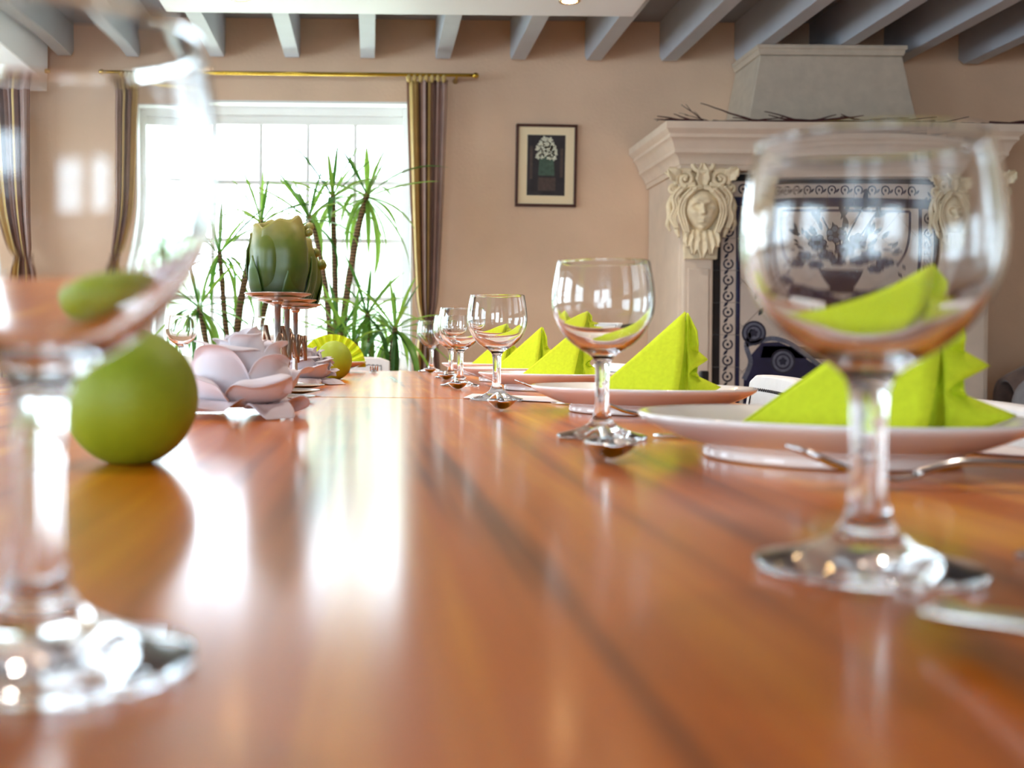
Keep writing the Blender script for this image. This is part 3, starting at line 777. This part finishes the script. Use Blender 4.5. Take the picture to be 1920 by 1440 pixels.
# ------------------------------------------------------------------ framed picture
pf = thing('framed_picture', 'small dark-framed still life of white flowers on the wall', 'picture', (PX(1021, 307, 5.78).x, 5.799, PX(1021, 307, 5.78).z))
pf.rotation_euler = (0, math.radians(.5), 0)
hw_, hh_ = .158, .213
fb_ = MB()
for (x0, x1, z0, z1) in ((-hw_, hw_, hh_-.014, hh_), (-hw_, hw_, -hh_, -hh_+.014), (-hw_, -hw_+.014, -hh_+.014, hh_-.014), (hw_-.014, hw_, -hh_+.014, hh_-.014)):
    fb_.box(x0, x1, -.024, 0, z0, z1)
fb_.build('frame', M['frame'], pf, bevel=.003)
MB().box(-hw_+.013, hw_-.013, -.012, -.001, -hh_+.013, hh_-.013).build('mount', M['mat'], pf)
pr = MB().box(-.098, .098, -.0128, -.0121, -.155, .158).build('print', M['pic'], pf)
q = MB()
for (cx, cz, r) in ((-.010,.135,.016),(.018,.132,.014),(-.026,.112,.017),(.002,.108,.018),(.028,.106,.016),(-.040,.088,.016),(-.014,.086,.017),(.012,.084,.018),(.036,.086,.018),(-.030,.064,.016),(-.004,.062,.017),(.026,.058,.017),(.044,.064,.014),(-.042,.046,.013),(.016,.044,.014),(.040,.040,.013),(-.022,.048,.013)):
    q.poly([(cx+r*(1+.25*math.sin(5*a+cx*90))*math.cos(a), -.0131, cz+r*(1+.25*math.sin(5*a+cx*90))*math.sin(a)) for a in [2*PI*k/20 for k in range(20)]][::-1])
q.build('painted_flowers', M['picw'], pr)
MB().poly([(-.034,-.0129,.05),(-.040,-.0129,-.052),(.044,-.0129,-.052),(.038,-.0129,.05)][::-1]).build('painted_vase', M['picg'], pr)
q = MB()
for x0, x1, z0, z1 in ((-.085,-.070,-.07,.10),(.072,.088,-.06,.09),(-.04,.05,-.13,-.062)): q.poly([(x0,-.01285,z0),(x0,-.01285,z1),(x1,-.01285,z1),(x1,-.01285,z0)])
q.build('painted_furniture', M['picb'], pr)

# ------------------------------------------------------------------ fireplace
fp = thing('fireplace', 'cream fireplace with carved heads, blue painted tiles and tapered hood', 'fireplace', (2.14, 5.79, 0))
FX, FY = 2.14, 5.79
fpb = lambda: MB()
def flocal(b):                                  # world coordinates to the fireplace's own
    b.v = [(x-FX, y-FY, z) for x, y, z in b.v]; return b
xl, xr, yf = 1.43, 2.85, 5.18
flocal(MB().box(xl, xr, yf+.03, FY, 0, 1.66)).build('body', M['stone'], fp, bevel=.006)
for (a, b_) in ((xl+.004, xl+.145), (xr-.145, xr-.004)):
    p = flocal(MB().box(a, b_, yf-.022, yf+.029, 0, 1.655)).build('pilaster', M['stone'], fp, bevel=.010)
    flocal(MB().box(a+.022, b_-.022, yf-.030, yf-.0225, .12, 1.20)).build('pilaster_panel', M['stone'], p, bevel=.004)
def molding(prof, xl, xr, yf, yw, name, mtl, top=True):
    b = MB(); n = len(prof)
    for d, z in prof: b.v += [(xl-d, yw, z), (xl-d, yf-d, z), (xr+d, yf-d, z), (xr+d, yw, z)]
    for i in range(n-1):
        for j in range(3): b.face([i*4+j, i*4+j+1, (i+1)*4+j+1, (i+1)*4+j])
    b.face([(n-1)*4+j for j in range(4)]); b.face([3,2,1,0])
    b.face([i*4 for i in range(n)][::-1]); b.face([i*4+3 for i in range(n)])
    return flocal(b).build(name, mtl, fp, auto=28)
crown = [(.0,1.650),(.014,1.650),(.014,1.672),(.020,1.676),(.024,1.690),(.034,1.708),(.048,1.722),(.052,1.724),(.052,1.742),(.056,1.748),(.064,1.770),(.078,1.788),(.082,1.790),(.082,1.806),(.090,1.812),(.100,1.822),(.104,1.826),(.104,1.858)]
molding(crown, xl, xr, yf-.022, FY, 'mantel_cornice', M['stone'])
hb = MB()
zb0, zt0 = 1.860, 2.255
for (hwx, yy, z) in ((.42, 5.385, zb0), (.345, 5.42, zt0)):
    hb.v += [(2.215-hwx, FY, z), (2.215-hwx, yy, z), (2.215+hwx, yy, z), (2.215+hwx, FY, z)]
for j in range(3): hb.face([j, j+1, j+5, j+4])
hb.face([3,2,1,0]); hb.face([4,5,6,7]); hb.face([3,0,4,7])
flocal(hb).build('hood', M['hood'], fp, bevel=.006)
molding([(0,2.256),(.004,2.256),(.010,2.268),(.010,2.280),(.018,2.286),(.018,2.302)], 1.872, 2.558, 5.42, FY, 'hood_cornice', M['hood'])

# tile panel: border strips and a field of diamond tiles, all single tiles
px0, px1, pz0, pz1 = xl+.150, xr-.150, .30, 1.640
flocal(MB().box(px0, px1, yf+.006, yf+.0295, pz0, pz1)).build('tile_bed', M['grout'], fp)
def tile_rect(name, x0, x1, z0, z1, mtl, d=.008, g=.0012):
    flocal(MB().box(x0+g, x1-g, yf+.006-d, yf+.0058, z0+g, z1-g)).build(name, mtl, fp, bevel=.0008, seg=1)
T = .1489
w1, w2, w3 = .034, .072, .020
nz = 9
for sgn in (0, 1):
    mx = (lambda a: a) if sgn == 0 else (lambda a: px0+px1-a)
    for k in range(nz):
        z0, z1 = pz0+k*T, pz0+(k+1)*T
        for (a, b_, mt) in ((px0, px0+w1, 'black'), (px0+w1, px0+w1+w2, 'tile'), (px0+w1+w2, px0+w1+w2+w3, 'navy')):
            if mt != 'black' and k == nz-1: continue
            a2, b2 = sorted((mx(a), mx(b_))); tile_rect('border_tile', a2, b2, z0, z1 if k < nz-1 else pz1, M[mt])
ix0, ix1 = px0+w1, px1-w1
nt_ = 7; tw = (ix1-ix0)/nt_; zt = pz0+(nz-1)*T
for k in range(nt_):
    tile_rect('border_tile', ix0+k*tw, ix0+(k+1)*tw, pz1-.034, pz1, M['black'])
    tile_rect('border_tile', ix0+k*tw, ix0+(k+1)*tw, pz1-.034-w2, pz1-.034, M['tile'])
    tile_rect('border_tile', ix0+k*tw, ix0+(k+1)*tw, zt, pz1-.034-w2, M['navy'])
fx0, fx1, fz0, fz1 = px0+w1+w2+w3, px1-w1-w2-w3, pz0, zt
def clip(poly, ax, val, keep_less):
    out = []
    for i in range(len(poly)):
        a, b_ = poly[i], poly[(i+1) % len(poly)]
        ia = (a[ax] <= val) == keep_less or abs(a[ax]-val) < 1e-9; ib = (b_[ax] <= val) == keep_less or abs(b_[ax]-val) < 1e-9
        if ia: out.append(a)
        if ia != ib:
            t = (val-a[ax])/(b_[ax]-a[ax]); out.append((a[0]+(b_[0]-a[0])*t, a[1]+(b_[1]-a[1])*t))
    return out
h = T*.7071
cxm = (fx0+fx1)/2
for i in range(-8, 9):
    for j in range(0, 14):
        c0 = cxm+i*h; c1 = fz1-.03-j*h
        if (i+j) % 2: continue
        g = h-.0016
        pl = [(c0, c1-g), (c0+g, c1), (c0, c1+g), (c0-g, c1)]
        for ax, val, less in ((0, fx0+.001, False), (0, fx1-.001, True), (1, fz0+.001, False), (1, fz1-.001, True)):
            pl = clip(pl, ax, val, less)
            if len(pl) < 3: break
        if len(pl) < 3: continue
        xs = [p[0] for p in pl]; zs = [p[1] for p in pl]
        if (max(xs)-min(xs))*(max(zs)-min(zs)) < 2e-4: continue
        flocal(MB().prism(pl, yf-.002, yf+.0058)).build('field_tile', M['tile'], fp)
# painting fired on the tiles
ys = yf-.0026
def disc(b, cx, cz, r, n=18, wob=0, k=5, ph=0):
    b.poly([(cx+r*(1+wob*math.sin(k*a+ph))*math.cos(a), ys, cz+r*(1+wob*math.sin(k*a+ph))*math.sin(a)) for a in [2*PI*i/n for i in range(n)]])
def ring(b, cx, cz, r0, r1, a0=0, a1=2*PI, n=22):
    for i in range(n):
        a, c = lerp(a0, a1, i/n), lerp(a0, a1, (i+1)/n)
        b.poly([(cx+r0*math.cos(a), ys, cz+r0*math.sin(a)), (cx+r1*math.cos(a), ys, cz+r1*math.sin(a)), (cx+r1*math.cos(c), ys, cz+r1*math.sin(c)), (cx+r0*math.cos(c), ys, cz+r0*math.sin(c))])
def leafp(b, x, z, L, a, wd=.28):
    pts = []
    for k in range(9): t = k/8; pts.append((t*L, wd*L*math.sin(PI*t)*.5))
    for k in range(7, 0, -1): t = k/8; pts.append((t*L, -wd*L*math.sin(PI*t)*.5))
    b.poly([(x+p*math.cos(a)-q_*math.sin(a), ys, z+p*math.sin(a)+q_*math.cos(a)) for p, q_ in pts])
def strip(b, pts, wd):
    pts = smooth_path([(x, 0, z) for x, z in pts], 6)
    for p, q_ in zip(pts, pts[1:]):
        d = (q_-p).normalized(); nn = Vector((-d.z, 0, d.x))*wd/2
        b.poly([(v.x, ys, v.z) for v in (p-nn, q_-nn, q_+nn, p+nn)])
sm = MB()
zc = pz0+.03
k = 0
while zc < zt+.05:
    for cx in (px0+w1+w2/2, px1-w1-w2/2):
        s = 1 if cx < FX else -1
        ring(sm, cx, zc, .017, .025, PI*.55, PI*2.35); disc(sm, cx, zc, .007)
        leafp(sm, cx-.02*s, zc+.024, .034, .9 if s > 0 else PI-.9, .4)
    zc += T/2; k += 1
xc = ix0+w2+.03
while xc < ix1-w2-.01:
    ring(sm, xc, pz1-.034-w2/2, .017, .025, -PI*.3, PI*1.4); disc(sm, xc, pz1-.034-w2/2, .007); leafp(sm, xc+.02, pz1-.034-w2/2-.014, .032, .7, .4); xc += T/2
flocal(sm).build('painted_border_scrolls', M['ink'], fp)
bq = MB(); lt = MB(); rnd = random.Random(5)
bx, bz = 2.14, 1.215; BK = 1.3
for (dx, dz, r) in ((-.02,.10,.040),(.075,.07,.038),(-.10,.06,.042),(.02,.02,.045),(-.06,-.02,.040),(.13,-.02,.045),(-.16,-.03,.040),(.08,-.06,.042),(-.01,-.07,.036),(.19,-.08,.040),(-.20,-.10,.036),(-.11,-.10,.038),(.15,-.13,.036)):
    for p in range(6):
        a = p*PI/3+dx*20; cx, cz = bx+dx+r*.62*math.cos(a), bz+dz+r*.62*math.sin(a)
        (ring)(bq, cx, cz, r*.30, r*.44, 0, 2*PI, 12); disc(lt, cx, cz, r*.30, 10)
    disc(bq, bx+dx, bz+dz, r*.26, 10)
for p in range(60):
    a = rnd.uniform(-.5, PI+.5); rr = rnd.uniform(.08, .24)
    leafp(bq, bx+rr*math.cos(a), bz-.03+rr*.75*math.sin(a), rnd.uniform(.03, .06), a+rnd.uniform(-.7, .7), .38)
for (ex, ez, e2, e3) in ((.16,.20,.10,.12),(.11,.23,.04,.14),(.02,.19,0,.1),(-.08,.17,-.03,.1),(-.17,.12,-.1,.06)):
    strip(bq, [(bx, bz-.08), (bx+e2*.7, bz+e3*.6), (bx+ex, bz+ez)], .007); leafp(bq, bx+ex-.01, bz+ez-.02, .07, math.atan2(ez, ex)+.3, .3); leafp(bq, bx+ex-.02, bz+ez-.03, .07, math.atan2(ez, ex)-.5, .3)
for (z0, z1, a, b_) in ((-.20,-.14,.085,.10),(-.30,-.20,.05,.085),(-.32,-.30,.09,.05)):
    bq.poly([(bx-a, ys, bz+z0), (bx+a, ys, bz+z0), (bx+b_, ys, bz+z1), (bx-b_, ys, bz+z1)])
bq.poly([(bx-.26, ys, bz-.36), (bx+.26, ys, bz-.36), (bx+.25, ys, bz-.315), (bx-.25, ys, bz-.315)])
for b_ in (bq, lt): b_.v = [(bx+(x-bx)*BK, y, bz+.02+(z-bz)*BK*.95) for x, y, z in b_.v]
flocal(bq).build('painted_bouquet', M['ink'], fp)
lt.v = [(x, y-.0003, z) for x, y, z in lt.v]
flocal(lt).build('painted_petals', M['ink2'], fp)
for q in (1, -1):
    mxx = (lambda x: x) if q > 0 else (lambda x: 2*FX-x)
    gr = MB(); sc_ = MB()
    gp = [(fx0+.015,.50),(fx0+.02,.70),(fx0+.05,.80),(fx0+.10,.86),(fx0+.18,.865),(fx0+.24,.84),(fx0+.32,.78),(fx0+.40,.735),(FX,.70),(FX,.50)]
    gp = [(mxx(x), ys, z) for x, z in gp]; gr.poly(gp if q > 0 else gp[::-1])
    flocal(gr).build('painted_ground', M['navy'], fp)
    gr = MB(); strip(gr, [(mxx(fx1-.05), 1.475), (mxx(fx1-.055), 1.35), (mxx(fx1-.08), 1.22), (mxx(fx1-.12), 1.10)], .014)
    strip(gr, [(mxx(fx1-.05), 1.475), (mxx(fx1-.2), 1.475), (FX, 1.475)], .012)
    flocal(gr).build('painted_line', M['navy'], fp)
    for cx, cz, r in ((fx0+.065,.905,.056),(fx0+.20,.775,.056)):
        disc(sc_, mxx(cx), cz, r)
    strip(sc_, [(mxx(fx0+.02), .69), (mxx(fx0+.05), .77), (mxx(fx0+.03), .85), (mxx(fx0+.06), .92)], .022)
    strip(sc_, [(mxx(fx0+.03), .85), (mxx(fx0+.10), .87), (mxx(fx0+.16), .88), (mxx(fx0+.25), .85), (mxx(fx0+.38), .75)], .022)
    sc_.v = [(x, y-.0003, z) for x, y, z in sc_.v]
    flocal(sc_).build('painted_scroll', M['ink2'], fp)
    for cx, cz, r in ((fx0+.065,.905,.056),(fx0+.20,.775,.056)):
        sc_ = MB(); ring(sc_, mxx(cx), cz, r*.86, r*1.02); ring(sc_, mxx(cx), cz, r*.52, r*.66); disc(sc_, mxx(cx), cz, r*.3, wob=.2)
        sc_.v = [(x, y-.0006, z) for x, y, z in sc_.v]; flocal(sc_).build('painted_rosette', M['ink'], fp)
    for lx, lz, la in ((.07, 1.06, 1.2), (.085, .985, 1.0)):
        sc_ = MB(); leafp(sc_, mxx(fx0+lx), lz, .05, la if q > 0 else PI-la, .4); flocal(sc_).build('painted_leaf', M['ink'], fp)

# carved heads on the pilasters
def carved_head(cx, turn):
    root = bpy.data.objects.new('carved_head', None); C.objects.link(root); root.parent = fp
    root.location = (cx-FX, yf-.030-FY, 1.475); root.rotation_euler = (0, 0, turn)
    g = lambda x, s: math.exp(-(x/s)**2)
    fb2 = MB(); fb2.ball((0,0,0), 1, 1, 1, 80, 56); vv = []
    for (x, y, z) in fb2.v:
        jaw = 1-.34*max(0, -z)**1.3; X = x*.078*jaw; Z = z*.100; d = 0
        if y < 0:
            nw = .085+.13*max(0, .10-z)
            d += .030*g(x, nw)*max(0, min(1, (.36-z)/.55))*(1 if z > -.20 else max(0, 1-(-.20-z)/.05))
            d += .005*g(z+.17, .05)*g(abs(x)-.13, .06)
            d += .010*g(z-.30-.05*g(abs(x)-.35, .2), .07)*g(abs(x)-.34, .26)
            d -= .020*g(z-.13, .11)*g(abs(x)-.36, .20); d += .012*g(z-.12, .055)*g(abs(x)-.36, .13)
            d -= .005*g(z-.12, .012)*g(abs(x)-.36, .12)
            d += .011*g(z+.42, .045)*g(x, .20); d -= .009*g(z+.485, .022)*g(x, .25); d += .011*g(z+.56, .05)*g(x, .17)
            d -= .006*g(z+.67, .05)*g(x, .25); d += .012*g(z+.84, .12)*g(x, .26); d += .006*g(z+.12, .18)*g(abs(x)-.52, .18)
        vv.append((X, y*.056-d*1.35-.012, Z-.012))
    fb2.v = vv
    fb2.build('face', M['cream'], root, smooth=True)
    hair = MB()
    for q in (-1, 1):
        hair.tube(smooth_path([(q*.004,-.050,.092),(q*.040,-.052,.080),(q*.078,-.034,.040),(q*.094,-.028,-.015),(q*.082,-.034,-.070),(q*.066,-.036,-.115),(q*.074,-.036,-.150),(q*.056,-.040,-.162),(q*.048,-.040,-.145)], 5), [.012]*5+[.017]*12+[.016]*10+[.012]*8+[.008]*6, 10)
        hair.tube(smooth_path([(q*.030,-.042,.105),(q*.085,-.036,.090),(q*.118,-.022,.048),(q*.112,-.020,.0),(q*.128,-.016,-.045),(q*.112,-.020,-.095),(q*.100,-.022,-.135)], 5), [.014]*5+[.019]*10+[.016]*8+[.012]*5+[.007]*3, 10)
        hair.tube(smooth_path([(q*.125,-.010,.06),(q*.145,-.008,.02),(q*.140,-.006,-.03),(q*.150,-.004,-.07),(q*.138,-.004,-.105)], 5), [.012]*6+[.015]*6+[.011]*5+[.006]*4, 8)
    n0 = len(hair.v)
    for q in (-1, 1):
        for (ox, oz, r) in ((.012, .004, .006), (-.012, .010, .006), (.0, -.006, .006)):
            hair.tube(smooth_path([(q*(.040+ox),-.066,.080+oz),(q*(.078+ox),-.050,.040+oz),(q*(.094+ox),-.044,-.015),(q*(.082+ox),-.049,-.070),(q*(.066+ox*.6),-.049,-.115)], 6), r, 7)
            hair.tube(smooth_path([(q*(.085+ox),-.052,.090+oz),(q*(.118+ox),-.040,.048+oz),(q*(.112+ox),-.038,.0),(q*(.128+ox*.8),-.031,-.045),(q*(.112+ox*.6),-.031,-.095)], 6), r, 7)
    hair.build('hair_locks', M['cream'], root, smooth=True)
    def volute(b, c, r, q, turns=1.5, th=.012, y=-.035):
        pts = []
        for k in range(34):
            t = k/33; a = t*turns*2*PI-.6; rr = r*(1-.74*t); pts.append((c[0]+q*rr*math.cos(a), y-.016*t, c[1]+rr*math.sin(a)))
        b.tube(pts, [lerp(th, th*.7, k/33) for k in range(34)], 9)
        b.ball((c[0], y-.012, c[1]), r*.26, r*.3, r*.26, 10, 7)
    vo = MB()
    for q in (-1, 1):
        volute(vo, (q*.078, .128), .042, q); volute(vo, (q*.128, .085), .024, -q, th=.009, y=-.018)
        vo.tube(smooth_path([(q*.05,-.040,.165),(q*.10,-.036,.168),(q*.140,-.028,.150),(q*.165,-.022,.165)], 5), [.013]*6+[.011]*6+[.006]*4, 9)
    vo.tube([(.046*math.cos(PI+PI*k/14), -.052, .196+.036*math.sin(PI+PI*k/14)) for k in range(15)], .011, 9)
    vo.build('crown_scrolls', M['cream'], root, smooth=True)
    ac = MB()
    def acanth(x, z, L, a, wd, y0=-.02):
        def fn(u, v):
            q = u*2-1; wv = wd*math.sin(PI*(v*.80+.14))*(1+.10*math.sin(v*20))
            p_ = v*L; lat = q*wv; yy = y0-.026*math.sin(PI*min(1, v*.9))-.012*abs(q)-.016*v**3
            return Vector((x+p_*math.cos(a)-lat*math.sin(a), yy, z+p_*math.sin(a)+lat*math.cos(a)))
        ac.grid(fn, 8, 18)
    for (x, z, L, a, wd) in ((0,-.10,.135,-PI/2,.024),(-.026,-.10,.115,-PI/2-.12,.022),(.026,-.10,.115,-PI/2+.12,.022),(-.050,-.10,.085,-PI/2-.2,.018),(.050,-.10,.085,-PI/2+.2,.018),
                             (0,.085,.115,PI/2,.030),(-.10,.125,.075,PI-.75,.030),(.10,.125,.075,.75,.030)):
        acanth(x, z, L, a, wd)
    ac.build('acanthus_leaves', M['cream'], root, smooth=True, solid=.009)
    MB().prism([(-.075,-.235),(.075,-.235),(.095,.17),(-.095,.17)], -.008, .012).build('back_plate', M['cream'], root, bevel=.006)
carved_head(xl+.082, -.12); carved_head(xr-.075, .0)

# dry branch along the mantel
tw_ = MB(); rnd = random.Random(21)
def twig(p, d, L, r, depth):
    pts = [Vector(p)]; d = Vector(d).normalized(); n = 7
    for i in range(n):
        d = (d+Vector((rnd.uniform(-.15,.15), rnd.uniform(-.12,.12), rnd.uniform(-.10,.075)))).normalized()
        q_ = pts[-1]+d*L/n
        if q_.z < 1.868: q_.z = 1.868+rnd.uniform(0, .004); d.z = abs(d.z)*.3
        q_.y = min(max(q_.y, 5.10), 5.36)
        pts.append(q_)
        if depth > 0 and rnd.random() < .55: twig(q_, d+Vector((rnd.uniform(-.4,.4), rnd.uniform(-.4,.4), rnd.uniform(-.15,.18))), L*rnd.uniform(.3,.55), r*.6, depth-1)
    tw_.tube(pts, [r*lerp(1, .4, i/n) for i in range(n+1)], 5)
for i in range(16): twig((1.66+.085*i+rnd.uniform(-.05,.05), rnd.uniform(5.10,5.2), 1.870+rnd.uniform(0,.012)), (rnd.choice((-1,1)), rnd.uniform(-.2,.2), .0), rnd.uniform(.3,.5), .0085, 1)
twig((1.60,5.16,1.872), (-1,.1,.04), .24, .005, 2); twig((1.52,5.14,1.874), (-.7,0,.65), .13, .0035, 1); twig((2.72,5.18,1.872), (1,.1,.02), .4, .006, 2); twig((2.85,5.2,1.875), (1,0,.12), .3, .005, 1)
tag(tw_.build('dry_branch', M['twig'], smooth=True), 'bundle of thin dark red dry branches lying along the mantel', 'branches')

# ------------------------------------------------------------------ seat in the dark corner
ac2 = thing('armchair', 'grey and brown upholstered seat in the dark corner right of the fireplace', 'armchair', (3.28, 4.95, 0))
MB().box(-.33, .33, -.30, .24, .30, .50).build('seat_base', M['greycloth'], ac2, bevel=.03)
bk = MB()
def bfn(u, v):
    s = u*2-1; a = v*PI
    x = s*.36; top = .80-.10*abs(s)**3
    z = .50+(top-.50)*math.sin(a)**.6; y = .20-.10*math.cos(a)-.012*math.sin(s*14)*math.sin(a)
    return Vector((x, y, z))
bk.grid(bfn, 30, 18).build('tufted_back', M['browncloth'], ac2, smooth=True, solid=.02)
def ar(u, v):
    s = u*2-1; a = v*PI
    return Vector((-.28+.10*math.cos(a)*-1, lerp(-.31, .11, u), .50+.20*math.sin(a)**.7+.012*math.sin(u*9)))
MB().grid(ar, 20, 14).build('arm', M['greycloth'], ac2, smooth=True, solid=.02)
MB().grid(lambda u, v: ar(u, v)+Vector((.56, 0, 0)), 20, 14).build('arm', M['greycloth'], ac2, smooth=True, solid=.02)
MB().tube(smooth_path([(-.36,-.16,.705),(-.2,-.17,.690),(-.05,-.16,.700),(.1,-.17,.68)], 6), .007, 6).build('piping', M['piping'], ac2, smooth=True)
for sx in (-.28, .28):
    for sy in (-.25, .19): MB().box(sx-.025, sx+.025, sy-.025, sy+.025, 0, .299).build('leg', M['chairleg'], ac2)

# ------------------------------------------------------------------ yucca plants before the window
def leaf_mesh(bend, wd, mtl, seed):
    n = 9; pth = [(0., 0.)]; a = 0
    for i in range(n):
        a = -bend*((i+.5)/n)**1.4; pth.append((pth[-1][0]+math.cos(a)/n, pth[-1][1]+math.sin(a)/n))
    def fn(u, v):
        s = u*2-1; i = min(int(v*n), n-1); f = v*n-i
        x = lerp(pth[i][0], pth[i+1][0], f); z = lerp(pth[i][1], pth[i+1][1], f)
        w = wd*(interp([(0,.45),(.12,.65),(.45,1),(.75,.7),(.93,.25),(1,.02)], v))
        return Vector((x, s*w, z+abs(s)*w*.45))
    return MB().grid(fn, 2, n).mesh('leaf', mtl, True)
LM = [leaf_mesh(bd, wd, M[mt], i) for i, (bd, wd, mt) in enumerate(((.3,.040,'leaf'),(.8,.042,'leaf'),(1.4,.045,'leaf'),(2.0,.048,'leaf'),(.25,.038,'leaf2'),(.9,.042,'leaf2'),(1.6,.045,'leaf2')))]
def yucca(label, pot, canes, seed):
    rnd = random.Random(seed)
    t = thing('yucca_plant', label, 'plant', pot, group='yucca plants before the window'); P0 = Vector(pot)
    MB().lathe([(0,0),(.12,0),(.13,.01),(.165,.30),(.175,.305),(.175,.34),(.160,.34),(.155,.31),(0,.31)], 28).build('pot', M['pot'], t, smooth=False, auto=40)
    MB().lathe([(.154,.3105),(.08,.318),(0,.322)], 20).build('soil', M['soil'], t, smooth=True)
    for (path, r, nl, L, up) in canes:
        pts = [PX(*p)-P0 for p in path]
        base = Vector((rnd.uniform(-.05,.05), rnd.uniform(-.05,.05), .315)); pts = smooth_path([base]+pts, 6)
        rs = [r*lerp(1.15, .8, i/(len(pts)-1))*(1+.08*(i % 2)) for i in range(len(pts))]
        cn = MB().tube(pts, rs, 9).build('cane', M['bark'], t, smooth=True)
        tip = pts[-1]; ga = rnd.uniform(0, 6)
        for k in range(nl):
            f = k/max(1, nl-1); az = ga+k*2.39996+rnd.uniform(-.2,.2)
            el = lerp(1.25, -1.0 if not up else -.35, f**.85)+rnd.uniform(-.15,.15)
            ln = L*rnd.uniform(.75, 1.1)*(1 if f > .15 else .85)
            m = LM[rnd.choice((0,4)) if el > .75 else rnd.choice((1,1,5,0)) if el > .15 else rnd.choice((2,1,6))]
            zo = -.10*f*L
            child('leaf', m, cn, tip+Vector((math.cos(az)*.008, math.sin(az)*.008, zo)), (0, -el, az), (ln, ln*rnd.uniform(.75,1.05), ln))
    return t
Yp = 4.95
yucca('yucca plant with brown canes left of the candles, before the window', (PX(425,700,4.9).x, 4.9, 0),
      [([(428,690,4.9),(420,590,4.9),(410,475,4.9)], .013, 20, .33, False), ([(440,680,4.95),(455,540,4.95),(488,415,4.95)], .017, 20, .34, True), ([(395,690,4.8),(372,575,4.8)], .014, 26, .34, False), ([(470,690,5.05),(500,560,5.1),(520,500,5.1)], .014, 22, .30, False)], 4)
yucca('tallest yucca plant behind the candles, three ringed canes', (PX(632,700,5.0).x, 5.0, 0),
      [([(642,680,5.0),(645,590,5.0),(665,450,5.0),(686,362,5.0)], .016, 24, .38, False), ([(630,680,5.05),(628,560,5.05),(621,365,5.05)], .014, 22, .36, True), ([(622,690,4.95),(612,560,4.95),(592,450,4.95),(577,405,4.95)], .013, 22, .34, True), ([(640,690,4.8),(638,620,4.8)], .013, 20, .32, True)], 9)
yucca('low yucca plant beside the tied-back curtain', (PX(722,705,4.7).x, 4.7, 0),
      [([(735,690,4.7),(741,612,4.7)], .014, 30, .33, False), ([(700,690,4.75),(688,585,4.75)], .013, 26, .32, False), ([(690,700,4.6),(662,640,4.6)], .012, 22, .28, False)], 15)
